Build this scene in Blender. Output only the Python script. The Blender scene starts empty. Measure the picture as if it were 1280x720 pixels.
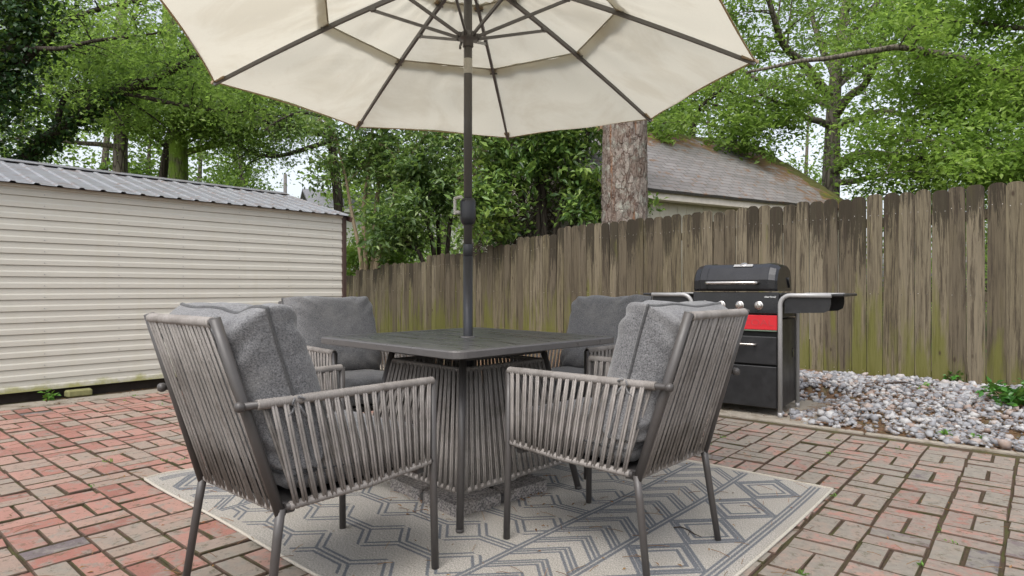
import bpy, math, random
import numpy as np
from mathutils import Vector, Matrix, Euler, noise

rnd = random.Random(7)
C = bpy.context.scene
COL = C.collection
PI = math.pi
H = 0.98          # eye height of the camera, metres

# ------------------------------------------------------------------ helpers
def put(o, parent=None):
    COL.objects.link(o)
    if parent: o.parent = parent
    return o

def tag(o, label=None, cat=None, group=None, kind=None):
    if label: o['label'] = label
    if cat: o['category'] = cat
    if group: o['group'] = group
    if kind: o['kind'] = kind
    return o

def empty(name, loc=(0, 0, 0), rz=0.0):
    o = bpy.data.objects.new(name, None)
    o.empty_display_size = 0.1
    o.location = loc
    o.rotation_euler = (0, 0, rz)
    return put(o)

def copy_tree(o, parent=None):
    c = o.copy()
    COL.objects.link(c)
    if parent:
        c.parent = parent
    for ch in list(o.children):
        copy_tree(ch, c)
    return c

class MB:
    """collects shapes for one mesh"""
    def __init__(self):
        self.v = []; self.f = []; self.m = []; self.s = []
    def add(self, vs, fs, mat=0, smooth=False):
        b = len(self.v)
        self.v += [tuple(p) for p in vs]
        for f in fs:
            self.f.append([i + b for i in f]); self.m.append(mat); self.s.append(smooth)
    def box(self, c, s, R=None, ch=0.0, mat=0, jit=0.0, rng=None):
        hx, hy, hz = s[0] / 2, s[1] / 2, s[2] / 2
        c = Vector(c)
        ch = min(ch, hx * .9, hy * .9, hz * .9)
        vs = []; fs = []
        if ch <= 0:
            for z in (-1, 1):
                for y in (-1, 1):
                    for x in (-1, 1):
                        vs.append(Vector((x * hx, y * hy, z * hz)))
            fs = [(0, 2, 3, 1), (4, 5, 7, 6), (0, 1, 5, 4), (2, 6, 7, 3), (0, 4, 6, 2), (1, 3, 7, 5)]
        else:
            idx = {}
            for x in (-1, 1):
                for y in (-1, 1):
                    for z in (-1, 1):
                        for a in range(3):
                            p = [x * (hx - ch), y * (hy - ch), z * (hz - ch)]
                            sg = (x, y, z); hh = (hx, hy, hz)
                            p[a] = sg[a] * hh[a]
                            idx[(x, y, z, a)] = len(vs); vs.append(Vector(p))
            for a in range(3):
                b_, c_ = (a + 1) % 3, (a + 2) % 3
                for sg in (-1, 1):
                    q = []
                    for (p1, p2) in ((-1, -1), (1, -1), (1, 1), (-1, 1)):
                        k = [0, 0, 0]; k[a] = sg; k[b_] = p1; k[c_] = p2
                        q.append(idx[(k[0], k[1], k[2], a)])
                    fs.append(q if sg > 0 else q[::-1])
            for a in range(3):
                b_, c_ = (a + 1) % 3, (a + 2) % 3
                for p1 in (-1, 1):
                    for p2 in (-1, 1):
                        q = []
                        for (d, ax) in ((-1, b_), (1, b_), (1, c_), (-1, c_)):
                            k = [0, 0, 0]; k[a] = d; k[b_] = p1; k[c_] = p2
                            q.append(idx[(k[0], k[1], k[2], ax)])
                        fs.append(q if p1 * p2 < 0 else q[::-1])
            for x in (-1, 1):
                for y in (-1, 1):
                    for z in (-1, 1):
                        q = [idx[(x, y, z, 0)], idx[(x, y, z, 1)], idx[(x, y, z, 2)]]
                        fs.append(q if x * y * z > 0 else q[::-1])
        if jit:
            rng = rng or rnd
            cj = {}
            for i, p in enumerate(vs):
                key = (p.x > 0, p.y > 0)
                if key not in cj: cj[key] = (rng.uniform(-jit, jit), rng.uniform(-jit, jit), rng.uniform(-jit, jit) * .5)
                vs[i] = p + Vector(cj[key])
        if R is not None: vs = [R @ p for p in vs]
        self.add([p + c for p in vs], fs, mat)
    def tube(self, pts, r, n=8, mat=0, caps=True, smooth=True, ell=None, up=None):
        pts = [Vector(p) for p in pts]
        k = len(pts)
        rs = r if isinstance(r, (list, tuple)) else [r] * k
        T = []
        for i in range(k):
            a = pts[max(i - 1, 0)]; b = pts[min(i + 1, k - 1)]
            t = (b - a)
            T.append(t.normalized() if t.length > 1e-9 else Vector((0, 0, 1)))
        u = Vector(up) if up is not None else Vector((0, 0, 1))
        if abs(u.dot(T[0])) > .95: u = Vector((1, 0, 0)) if abs(T[0].x) < .9 else Vector((0, 1, 0))
        u = (u - T[0] * u.dot(T[0])).normalized()
        vs = []; fs = []
        for i in range(k):
            u = (u - T[i] * u.dot(T[i]))
            u = u.normalized() if u.length > 1e-6 else T[i].orthogonal().normalized()
            w = T[i].cross(u)
            ea, eb = ell if ell else (1, 1)
            for j in range(n):
                a = 2 * PI * (j + .5) / n
                vs.append(pts[i] + (u * math.cos(a) * ea + w * math.sin(a) * eb) * rs[i])
        for i in range(k - 1):
            for j in range(n):
                j2 = (j + 1) % n
                fs.append((i * n + j, i * n + j2, (i + 1) * n + j2, (i + 1) * n + j))
        b = len(self.v)
        self.add(vs, fs, mat, smooth)
        if caps:
            self.f.append([b + j for j in range(n)][::-1]); self.m.append(mat); self.s.append(False)
            self.f.append([b + (k - 1) * n + j for j in range(n)]); self.m.append(mat); self.s.append(False)
    def lathe(self, prof, n=20, M=None, mat=0, smooth=True, cap=True):
        vs = []; fs = []
        for (r, z) in prof:
            for j in range(n):
                a = 2 * PI * j / n
                p = Vector((r * math.cos(a), r * math.sin(a), z))
                vs.append(M @ p if M is not None else p)
        for i in range(len(prof) - 1):
            for j in range(n):
                j2 = (j + 1) % n
                fs.append((i * n + j, i * n + j2, (i + 1) * n + j2, (i + 1) * n + j))
        b = len(self.v)
        self.add(vs, fs, mat, smooth)
        if cap:
            self.f.append([b + j for j in range(n)][::-1]); self.m.append(mat); self.s.append(False)
            k = len(prof) - 1
            self.f.append([b + k * n + j for j in range(n)]); self.m.append(mat); self.s.append(False)
    def prism(self, poly, h0, h1, M=None, mat=0, smooth=False):
        """polygon in local xy (counter clockwise), extruded along local z from h0 to h1"""
        n = len(poly)
        vs = [Vector((p[0], p[1], h0)) for p in poly] + [Vector((p[0], p[1], h1)) for p in poly]
        if M is not None: vs = [M @ p for p in vs]
        b = len(self.v)
        self.add(vs, [(i, (i + 1) % n, n + (i + 1) % n, n + i) for i in range(n)], mat, smooth)
        self.f.append([b + i for i in range(n)][::-1]); self.m.append(mat); self.s.append(False)
        self.f.append([b + n + i for i in range(n)]); self.m.append(mat); self.s.append(False)
    def grid(self, fn, nu, nv, mat=0, smooth=True, flip=False):
        vs = [fn(i / nu, j / nv) for j in range(nv + 1) for i in range(nu + 1)]
        fs = []
        for j in range(nv):
            for i in range(nu):
                a = j * (nu + 1) + i
                q = (a, a + 1, a + nu + 2, a + nu + 1)
                fs.append(q[::-1] if flip else q)
        self.add(vs, fs, mat, smooth)
    def build(self, name, mats, parent=None, loc=None, rz=None):
        me = bpy.data.meshes.new(name)
        me.from_pydata(self.v, [], self.f)
        if not isinstance(mats, (list, tuple)): mats = [mats]
        for m in mats: me.materials.append(m)
        me.polygons.foreach_set('material_index', self.m)
        me.polygons.foreach_set('use_smooth', self.s)
        me.update()
        o = bpy.data.objects.new(name, me)
        if loc is not None: o.location = loc
        if rz is not None: o.rotation_euler = (0, 0, rz)
        return put(o, parent)

def np_mesh(name, V, F, mat, parent=None, smooth=False, attr=None):
    """V (n,3) float, F (m,k) int : one mesh object, fast"""
    me = bpy.data.meshes.new(name)
    V = np.asarray(V, dtype=np.float32); F = np.asarray(F, dtype=np.int32)
    k = F.shape[1]
    me.vertices.add(len(V)); me.vertices.foreach_set('co', V.ravel())
    me.loops.add(F.size); me.loops.foreach_set('vertex_index', F.ravel())
    me.polygons.add(len(F))
    me.polygons.foreach_set('loop_start', np.arange(0, F.size, k, dtype=np.int32))
    if smooth: me.polygons.foreach_set('use_smooth', np.ones(len(F), dtype=bool))
    me.update(calc_edges=True)
    for an, av in (attr or {}).items():
        at = me.attributes.new(an, 'FLOAT', 'POINT')
        at.data.foreach_set('value', np.asarray(av, dtype=np.float32).ravel())
    me.materials.append(mat)
    o = bpy.data.objects.new(name, me)
    return put(o, parent)

def rot_to(z, x=None):
    """4x4 whose local z is z (and local x close to x)"""
    z = Vector(z).normalized()
    x = Vector(x) if x is not None else z.orthogonal()
    x = (x - z * x.dot(z)).normalized()
    y = z.cross(x)
    return Matrix(((x.x, y.x, z.x, 0), (x.y, y.y, z.y, 0), (x.z, y.z, z.z, 0), (0, 0, 0, 1)))

# ------------------------------------------------------------------ materials
class NT:
    def __init__(self, name):
        self.mat = bpy.data.materials.new(name)
        self.mat.use_nodes = True
        self.t = self.mat.node_tree
        self.n = self.t.nodes; self.l = self.t.links
        self.bsdf = self.n['Principled BSDF']
        self.out = self.n['Material Output']
    def new(self, ty, ins=None, **kw):
        nd = self.n.new(ty)
        for k, v in kw.items(): setattr(nd, k, v)
        for k, v in (ins or {}).items(): self.set(nd.inputs[k], v)
        return nd
    def set(self, sock, v):
        if isinstance(v, bpy.types.NodeSocket): self.l.new(v, sock)
        else:
            if isinstance(v, (tuple, list)) and len(v) == 3 and sock.type == 'RGBA': v = (*v, 1)
            sock.default_value = v
    def coord(self, kind='Object'):
        return self.new('ShaderNodeTexCoord').outputs[kind]
    def map(self, vec, scale=(1, 1, 1), rot=(0, 0, 0), loc=(0, 0, 0)):
        return self.new('ShaderNodeMapping', {'Vector': vec, 'Scale': scale, 'Rotation': rot, 'Location': loc}).outputs[0]
    def noise(self, vec, scale, detail=4, rough=.55, dist=0.0):
        return self.new('ShaderNodeTexNoise', {'Vector': vec, 'Scale': scale, 'Detail': detail, 'Roughness': rough, 'Distortion': dist}).outputs['Fac']
    def voro(self, vec, scale, feature='F1', out='Distance', rand=1.0):
        return self.new('ShaderNodeTexVoronoi', {'Vector': vec, 'Scale': scale, 'Randomness': rand}, feature=feature).outputs[out]
    def ramp(self, fac, stops, interp='LINEAR'):
        nd = self.new('ShaderNodeValToRGB', {'Fac': fac})
        cr = nd.color_ramp; cr.interpolation = interp
        while len(cr.elements) < len(stops): cr.elements.new(.5)
        for e, (p, c) in zip(cr.elements, stops):
            e.position = p
            e.color = (c, c, c, 1) if isinstance(c, (int, float)) else (*c, 1)
        return nd.outputs['Color']
    def mix(self, fac, a, b, mode='MIX'):
        nd = self.new('ShaderNodeMix', data_type='RGBA', blend_type=mode)
        self.set(nd.inputs[0], fac); self.set(nd.inputs[6], a); self.set(nd.inputs[7], b)
        return nd.outputs[2]
    def math(self, op, a, b=0.0, c=0.0, clamp=False):
        nd = self.new('ShaderNodeMath', operation=op, use_clamp=clamp)
        self.set(nd.inputs[0], a); self.set(nd.inputs[1], b); self.set(nd.inputs[2], c)
        return nd.outputs[0]
    def rng(self, v, a, b, c=0.0, d=1.0):
        return self.new('ShaderNodeMapRange', {'Value': v, 'From Min': a, 'From Max': b, 'To Min': c, 'To Max': d}).outputs[0]
    def island(self):
        return self.new('ShaderNodeNewGeometry').outputs['Random Per Island']
    def bump(self, h, strength=.3, dist=.01):
        nd = self.new('ShaderNodeBump', {'Height': h, 'Strength': strength, 'Distance': dist})
        self.l.new(nd.outputs[0], self.bsdf.inputs['Normal'])
    def fin(self, col=None, rough=None, metal=None, spec=None):
        b = self.bsdf.inputs
        if col is not None: self.set(b['Base Color'], col)
        if rough is not None: self.set(b['Roughness'], rough)
        if metal is not None: self.set(b['Metallic'], metal)
        if spec is not None: self.set(b['Specular IOR Level'], spec)
        return self.mat

def mat_simple(name, col, rough=.5, metal=0.0, var=.15, scale=30, bump=0.0, spec=.5):
    t = NT(name); co = t.coord()
    n = t.noise(co, scale, 5)
    c = t.mix(n, tuple(x * (1 - var) for x in col), tuple(min(1, x * (1 + var)) for x in col))
    if bump: t.bump(n, bump, .004)
    r = t.rng(t.noise(co, scale * .4, 3), .3, .7, max(0, rough - .08), min(1, rough + .08))
    return t.fin(c, r, metal, spec)

def mat_leaf(name, cols, transl=.35, rough=.45, clump=(.8, 1.25)):
    t = NT(name)
    isl = t.island()
    stops = [(i / max(1, len(cols) - 1), c) for i, c in enumerate(cols)]
    c = t.ramp(isl, stops)
    big = t.noise(t.coord(), .9, 2)
    f = t.rng(big, .35, .65, clump[0], clump[1])
    hs = t.new('ShaderNodeHueSaturation', {'Color': c, 'Value': f, 'Hue': t.rng(big, .3, .7, .515, .485)})
    c = hs.outputs[0]
    t.fin(c, rough, 0, .35)
    tr = t.new('ShaderNodeBsdfTranslucent', {'Color': t.mix(.6, c, (.30, .46, .07), 'MIX')})
    mx = t.new('ShaderNodeMixShader', {0: transl, 1: t.bsdf.outputs[0], 2: tr.outputs[0]})
    t.l.new(mx.outputs[0], t.out.inputs['Surface'])
    return t.mat

def mat_bark(name, c1, c2, c3, sc=(1, 1, .25), vs=9, moss=None):
    t = NT(name); co = t.coord()
    m = t.map(co, sc)
    w = t.mix(.12, m, t.new('ShaderNodeTexNoise', {'Vector': m, 'Scale': 4}).outputs['Color'])
    d = t.voro(w, vs, 'DISTANCE_TO_EDGE')
    n = t.noise(m, 22, 6, .65)
    col = t.mix(n, c1, c2)
    crack = t.rng(d, 0, .12, 1, 0)
    col = t.mix(crack, col, c3)
    if moss:
        mo = t.rng(t.noise(co, 2.6, 5), .36, .52, 0, .92)
        col = t.mix(mo, col, moss)
    t.bump(t.math('ADD', t.math('MINIMUM', d, .15), t.math('MULTIPLY', n, .08)), .8, .08)
    return t.fin(col, .9, 0, .2)

def mat_pine():
    t = NT('pine_bark'); co = t.coord()
    nz = t.new('ShaderNodeTexNoise', {'Vector': t.map(co, (1, 1, .6)), 'Scale': 5, 'Detail': 5, 'Roughness': .65}).outputs['Color']
    m = t.map(co, (1, 1, .33))
    w = t.mix(.16, m, nz)
    d = t.voro(w, 16, 'DISTANCE_TO_EDGE'); pc = t.new('ShaderNodeSeparateColor', {'Color': t.voro(w, 16, 'F1', 'Color')}).outputs[0]
    d2 = t.voro(t.map(w, (1, 1, 1.6)), 42, 'DISTANCE_TO_EDGE')
    n = t.noise(t.map(co, (1, 1, .5)), 38, 7, .72)
    c = t.mix(pc, (.20, .155, .125), (.34, .31, .27))
    c = t.mix(t.rng(n, .35, .68, 0, .7), c, (.15, .105, .085))
    c = t.mix(t.rng(t.noise(co, 7, 6, .7), .50, .64, 0, .7), c, (.36, .37, .315))
    c = t.mix(t.rng(d2, 0, .05, .5, 0), c, (.11, .065, .045))
    c = t.mix(t.math('MULTIPLY', t.rng(d, 0, .09, 1, 0), t.rng(t.noise(co, 6, 3), .3, .6, .35, .95)), c, (.07, .036, .025))
    st = t.noise(t.map(co, (9, 9, .5)), 1, 4, .6)
    c = t.mix(t.rng(st, .60, .68, 0, .75), c, t.mix(n, (.16, .055, .02), (.40, .17, .06)))
    t.bump(t.math('ADD', t.math('MULTIPLY', t.math('MINIMUM', d, .12), 2.2), t.math('ADD', t.math('MULTIPLY', n, .25), t.math('MULTIPLY', d2, .5))), .9, .05)
    return t.fin(c, .92, 0, .15)

def mat_brick():
    t = NT('brick_paver'); co = t.coord()
    isl = t.island()
    big = t.noise(co, .55, 2)
    sep = t.new('ShaderNodeSeparateXYZ', {'Vector': co})
    side = t.rng(sep.outputs[0], -2.4, 2.2, -.06, .09)         # lichen is thicker on the open right of the patio
    k = t.math('ADD', t.math('ADD', isl, side), t.math('MULTIPLY', t.math('SUBTRACT', big, .5), .7))
    base = t.ramp(k, [(0, (.26, .105, .082)), (.2, (.33, .145, .114)), (.38, (.39, .195, .155)), (.52, (.37, .225, .18)), (.62, (.31, .23, .185)), (.8, (.28, .235, .19)), (1, (.27, .235, .195))])
    i2 = t.math('FRACT', t.math('MULTIPLY', isl, 37.7))
    base = t.mix(t.math('GREATER_THAN', i2, .95), base, (.085, .085, .105))
    base = t.mix(t.rng(t.math('FRACT', t.math('MULTIPLY', isl, 91.3)), 0, 1, 0, .35), base, (.36, .24, .20))
    fine = t.noise(co, 110, 6, .78)
    base = t.mix(t.rng(fine, .3, .7, 0, .5), base, t.mix(.5, base, (.12, .08, .06)), 'MIX')
    # grey lichen blotches with a shape of their own
    b1 = t.noise(co, 13, 8, .72, .25)
    lich = t.rng(t.math('ADD', b1, t.math('MULTIPLY', side, .9)), .47, .57, 0, .82)
    base = t.mix(lich, base, t.mix(t.noise(co, 35, 3), (.15, .138, .115), (.31, .285, .245)))
    b2 = t.noise(t.map(co, loc=(3, 7, 1)), 22, 8, .78, .1)
    base = t.mix(t.rng(b2, .54, .64, 0, .8), base, (.075, .068, .036))
    b3 = t.noise(t.map(co, loc=(13, 2, 1)), 30, 5, .7)
    base = t.mix(t.rng(b3, .66, .74, 0, .8), base, (.07, .055, .045))
    t.bump(t.math('ADD', fine, t.math('MULTIPLY', b1, 1.4)), .8, .007)
    return t.fin(base, t.rng(b1, .3, .7, .7, .92), 0, .3)

def mat_soil(name, a, b, g, gs=.55, sc=6):
    t = NT(name); co = t.coord()
    n = t.noise(co, 40, 6, .7)
    c = t.mix(n, a, b)
    m = t.noise(co, sc, 5, .6)
    c = t.mix(t.rng(m, gs - .06, gs + .06, 0, .85), c, g)
    t.bump(n, .8, .02)
    return t.fin(c, .95, 0, .15)

def mat_rope():
    t = NT('grey_rope'); co = t.coord()
    n = t.noise(t.map(co, (420, 420, 70)), 1, 3, .75)
    isl = t.island()
    c = t.mix(n, (.085, .076, .069), (.39, .36, .335))
    c = t.mix(t.rng(isl, .3, 1, 0, .6), c, (.37, .34, .315))
    c = t.mix(t.rng(t.noise(co, 9, 5, .65), .48, .66, 0, .6), c, (.115, .10, .088))
    t.bump(n, .5, .003)
    return t.fin(c, .75, 0, .25)

def mat_fabric(name, a, b, dust=(.40, .385, .36)):
    t = NT(name); co = t.coord()
    w1 = t.noise(t.map(co, (520, 160, 160)), 1, 2, .8)
    w2 = t.noise(t.map(co, (160, 160, 520), loc=(3, 1, 7)), 1, 2, .8)
    n = t.math('MULTIPLY', t.math('ADD', w1, w2), .5)
    c = t.mix(t.rng(n, .36, .64), a, b)
    md_ = t.noise(t.map(co, loc=(2, 5, 8)), 26, 4, .7)
    c = t.mix(t.rng(md_, .45, .75, 0, .2), c, a)
    d = t.noise(co, 6, 5, .65)
    c = t.mix(t.rng(d, .5, .75, 0, .45), c, dust)
    wr = t.noise(t.map(co, (1, 1, 1.6)), 14, 3, .55, .8)
    t.bump(t.math('ADD', t.math('MULTIPLY', n, .35), t.math('MULTIPLY', wr, .9)), .45, .012)
    t.bsdf.inputs['Sheen Weight'].default_value = .25
    return t.fin(c, .92, 0, .15)

def mat_canopy():
    t = NT('cream_canopy'); co = t.coord()
    n = t.noise(co, 5, 5, .6, 1.0)
    wv = t.noise(co, 180, 2)
    c = t.mix(wv, (.47, .445, .37), (.55, .525, .445))
    ang = t.new('ShaderNodeAttribute', attribute_name='along').outputs['Fac']
    st = t.noise(t.map(co, (1.6, 1.6, .8)), 1.5, 6, .62, .5)
    c = t.mix(t.rng(st, .47, .62, 0, .6), c, (.33, .275, .185))
    c = t.mix(t.rng(t.noise(co, 26, 4, .7), .64, .72, 0, .5), c, (.45, .37, .27))
    t.bump(n, .25, .02)
    t.fin(c, .9, 0, .15)
    tr = t.new('ShaderNodeBsdfTranslucent', {'Color': t.mix(.55, c, (.80, .755, .63))})
    mx = t.new('ShaderNodeMixShader', {0: .50, 1: t.bsdf.outputs[0], 2: tr.outputs[0]})
    t.l.new(mx.outputs[0], t.out.inputs['Surface'])
    return t.mat

def mat_cloth(name, col):
    t = NT(name); co = t.coord()
    c = t.mix(t.noise(co, 60, 3), tuple(x * .8 for x in col), col)
    t.fin(c, .9, 0, .1)
    tr = t.new('ShaderNodeBsdfTranslucent', {'Color': c})
    mx = t.new('ShaderNodeMixShader', {0: .45, 1: t.bsdf.outputs[0], 2: tr.outputs[0]})
    t.l.new(mx.outputs[0], t.out.inputs['Surface'])
    return t.mat

def mat_fence():
    t = NT('weathered_fence_wood'); co = t.coord(); ge = t.coord('Generated')
    rn = t.new('ShaderNodeObjectInfo').outputs['Random']
    off = t.new('ShaderNodeCombineXYZ', {'X': t.math('MULTIPLY', rn, 37), 'Y': t.math('MULTIPLY', rn, 11), 'Z': t.math('MULTIPLY', rn, 23)}).outputs[0]
    v = t.new('ShaderNodeVectorMath', {0: co, 1: off}, operation='ADD').outputs[0]
    grain = t.noise(t.map(v, (110, 110, 3.0)), 1, 8, .74, .5)
    broad = t.noise(t.map(v, (18, 18, 1.1)), 1, 7, .72, .5)
    c = t.mix(t.rng(grain, .36, .64), (.036, .029, .018), (.18, .147, .09))
    c = t.mix(t.rng(broad, .35, .7, 0, .6), c, (.155, .131, .086))
    c = t.mix(t.rng(rn, 0, 1, 0, .5), c, t.mix(.75, c, (.25, .21, .155)))
    c = t.mix(t.math('GREATER_THAN', t.math('FRACT', t.math('MULTIPLY', rn, 17.3)), .6), c, t.mix(.45, c, (.055, .042, .03)))
    gz = t.new('ShaderNodeSeparateXYZ', {'Vector': ge}).outputs[2]
    wz = t.new('ShaderNodeSeparateXYZ', {'Vector': co}).outputs[2]
    # mildew running down from the tops
    sn = t.math('ADD', t.noise(t.map(v, (40, 40, 2.6)), 1, 8, .78, .6), t.rng(t.math('FRACT', t.math('MULTIPLY', rn, 53.1)), 0, 1, -.24, .09))
    top = t.math('ADD', t.rng(gz, .45, 1.0, -.20, .24), sn)
    c = t.mix(t.rng(top, .56, .64, 0, .82), c, (.020, .016, .010))
    dk = t.noise(t.map(v, (30, 30, 1.4), loc=(5, 2, 9)), 1, 8, .76)
    c = t.mix(t.rng(dk, .50, .59, 0, .8), c, (.040, .030, .021))
    # algae near the ground
    al = t.math('ADD', t.math('MULTIPLY', t.math('SUBTRACT', t.math('FRACT', t.math('MULTIPLY', rn, 71.7)), .5), .22), 0.0)
    al = t.math('ADD', al, t.math('ADD', t.rng(wz, .05, 1.3, .30, -.16), t.noise(t.map(v, (12, 12, 1.5)), 1, 4, .6)))
    c = t.mix(t.rng(al, .56, .76, 0, .7), c, (.115, .118, .020))
    al2 = t.noise(t.map(v, (7, 7, .8), loc=(1, 8, 3)), 1, 3)
    c = t.mix(t.rng(al2, .58, .78, 0, .3), c, (.125, .112, .036))
    # knots
    kn = t.voro(t.map(v, (5.5, 5.5, 2.6)), 1, 'F1')
    c = t.mix(t.rng(kn, .04, .085, .85, 0), c, (.045, .03, .02))
    t.bump(t.math('ADD', grain, t.math('MULTIPLY', broad, .6)), .6, .006)
    return t.fin(c, .88, 0, .25)

def mat_siding():
    t = NT('cream_vinyl_siding'); co = t.coord()
    n = t.noise(t.map(co, (1, 1, 5)), 2.2, 5)
    c = t.mix(n, (.50, .48, .415), (.58, .56, .49))
    st = t.noise(t.map(co, (7, 7, 1.2)), 1, 6, .7)
    c = t.mix(t.rng(st, .50, .70, 0, .4), c, (.50, .47, .37))
    z = t.new('ShaderNodeSeparateXYZ', {'Vector': co}).outputs[2]
    al = t.math('ADD', t.rng(z, .06, .22, .35, -.3), t.noise(co, 7, 5, .65))
    c = t.mix(t.rng(al, .5, .75, 0, .85), c, (.30, .29, .09))
    return t.fin(c, .45, 0, .4)

def mat_metal_roof():
    t = NT('galvanised_roof'); co = t.coord()
    n = t.noise(co, 3, 6, .65)
    c = t.mix(n, (.16, .165, .175), (.30, .305, .315))
    ru = t.noise(t.map(co, (2, 6, 6)), 2.5, 6, .7, .8)
    c = t.mix(t.rng(ru, .50, .64, 0, .8), c, (.15, .10, .075))
    return t.fin(c, .5, .35, .5)

def mat_shingle():
    t = NT('asphalt_shingles'); co = t.coord('UV')
    br = t.new('ShaderNodeTexBrick', {'Vector': co, 'Color1': (.145, .135, .13, 1), 'Color2': (.225, .21, .205, 1), 'Mortar': (.06, .055, .05, 1), 'Scale': 1, 'Mortar Size': .012, 'Brick Width': .32, 'Row Height': .14, 'Bias': 0.1})
    ob = t.coord()
    n = t.noise(ob, 40, 5, .7)
    c = t.mix(t.rng(n, .3, .7, 0, .5), br.outputs['Color'], (.27, .255, .245))
    b = t.noise(ob, .9, 4)
    c = t.mix(t.rng(b, .45, .7, 0, .45), c, (.095, .088, .082))
    ed = t.new('ShaderNodeAttribute', attribute_name='edge').outputs['Fac']
    mo = t.math('ADD', t.rng(ed, 0, 2.4, .32, -.03), t.noise(t.map(ob, (1, 1, 1)), 2.2, 6, .7, .7))
    c = t.mix(t.rng(mo, .68, .76, 0, .8), c, t.mix(t.noise(ob, 9, 3), (.20, .085, .03), (.12, .075, .04)))
    c = t.mix(t.rng(mo, .80, .86, 0, .95), c, t.mix(t.noise(ob, 14, 3), (.09, .10, .012), (.20, .19, .03)))
    li = t.noise(t.map(ob, loc=(4, 4, 4)), 5, 6, .75)
    c = t.mix(t.rng(li, .575, .615, 0, .7), c, (.17, .09, .045))
    t.bump(t.math('ADD', br.outputs['Fac'], n), -.35, .02)
    return t.fin(c, .92, 0, .2)

def mat_rug():
    t = NT('woven_rug'); co = t.coord()
    ink = t.new('ShaderNodeAttribute', attribute_name='ink').outputs['Fac']
    wob = t.math('MULTIPLY', t.math('SUBTRACT', t.noise(co, 160, 2), .5), .006)
    k = t.rng(t.math('ADD', ink, wob), -.0018, .0018, 1, 0)
    wv = t.noise(t.map(co, (300, 130, 1)), 1, 2, .7)
    base = t.mix(t.rng(wv, .32, .68), (.15, .14, .124), (.46, .433, .388))
    d = t.noise(co, 3.2, 5, .6)
    base = t.mix(t.rng(d, .45, .75, 0, .4), base, (.25, .225, .185))
    line = t.mix(t.rng(wv, .3, .7), (.055, .060, .070), (.15, .16, .178))
    c = t.mix(t.math('MULTIPLY', k, .93), base, line)
    sp = t.noise(co, 55, 5, .75)
    c = t.mix(t.rng(sp, .70, .76, 0, .6), c, (.17, .12, .075))
    t.bump(wv, .5, .004)
    return t.fin(c, .95, 0, .1)

def mat_granite(name, a, b):
    t = NT(name); co = t.coord()
    v = t.voro(co, 160, 'F1', 'Color')
    n = t.noise(co, 12, 5)
    g = t.new('ShaderNodeSeparateColor', {'Color': v}).outputs[0]
    c = t.mix(t.rng(g, .2, .8), a, b)
    c = t.mix(t.rng(n, .4, .7, 0, .35), c, (.22, .19, .15))
    t.bump(n, .2, .004)
    return t.fin(c, .7, 0, .3)

def mat_table():
    t = NT('slate_grey_slats'); co = t.coord()
    n = t.noise(t.map(co, (140, 2.2, 140)), 1, 5, .65)
    isl = t.island()
    c = t.mix(t.rng(n, .3, .7), (.036, .036, .037), (.10, .097, .093))
    c = t.mix(t.rng(isl, 0, 1, 0, .3), c, (.11, .105, .10))
    gloss_streak = t.noise(t.map(co, (26, 3, 1)), 1, 6, .7)  # pale streaks painted into the colour imitate gloss along the slats
    c = t.mix(t.rng(gloss_streak, .48, .66, 0, .55), c, (.15, .142, .13))
    t.bump(n, .2, .002)
    return t.fin(c, t.rng(gloss_streak, .35, .7, .2, .42), 0, .5)

def mat_stone():
    t = NT('crushed_stone'); co = t.coord()
    isl = t.island()
    c = t.ramp(isl, [(0, (.13, .13, .138)), (.3, (.23, .232, .245)), (.6, (.30, .30, .305)), (.82, (.42, .412, .40)), (.9, (.33, .27, .235)), (1, (.23, .155, .115))])
    n = t.noise(co, 45, 5, .7)
    c = t.mix(t.rng(n, .35, .7, 0, .5), c, (.24, .235, .245))
    t.bump(n, .4, .005)
    return t.fin(c, .8, 0, .3)

M = {}
M['brick'] = mat_brick()
M['brickedge'] = mat_soil('dirty_brick_edge', (.06, .042, .032), (.16, .108, .084), (.06, .058, .026), .54, 7)
M['bed'] = mat_soil('joint_soil', (.045, .033, .023), (.115, .083, .055), (.075, .076, .028), .54, 5)
M['ground'] = mat_soil('leafy_ground', (.05, .037, .022), (.12, .085, .05), (.05, .08, .02), .5, 1.2)
M['mulch'] = mat_soil('needle_mulch', (.085, .05, .03), (.19, .115, .07), (.11, .10, .055), .56, 9)
M['concrete'] = mat_soil('old_concrete', (.24, .21, .17), (.36, .325, .27), (.17, .14, .10), .58, 5)
M['rope'] = mat_rope()
M['frame'] = mat_simple('taupe_powder_coat', (.064, .058, .055), .42, 0, .12, 60, .05)
M['frame_dark'] = mat_simple('dark_powder_coat', (.05, .047, .046), .45, 0, .12, 60)
M['umb_metal'] = mat_simple('umbrella_bronze', (.15, .143, .14), .38, .2, .1, 40)
M['pole'] = mat_simple('pole_slate', (.030, .030, .034), .36, .2, .12, 40)
M['pole_up'] = mat_simple('pole_bronze', (.10, .092, .088), .38, .25, .1, 40)
M['fabric'] = mat_fabric('grey_cushion', (.045, .045, .048), (.25, .248, .252), (.29, .282, .27))
M['piping'] = mat_fabric('grey_piping', (.035, .035, .037), (.11, .11, .112), (.15, .15, .145))
M['canopy'] = mat_canopy()
M['binding'] = mat_cloth('tan_binding', (.60, .50, .34))
M['pocket'] = mat_cloth('tan_pocket', (.62, .50, .36))
M['sticker'] = mat_simple('worn_sticker', (.50, .48, .43), .5, 0, .3, 90)
M['fence'] = mat_fence()
M['siding'] = mat_siding()
M['roofmetal'] = mat_metal_roof()
M['browntrim'] = mat_simple('brown_trim', (.055, .03, .022), .55, 0, .25, 20)
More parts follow.
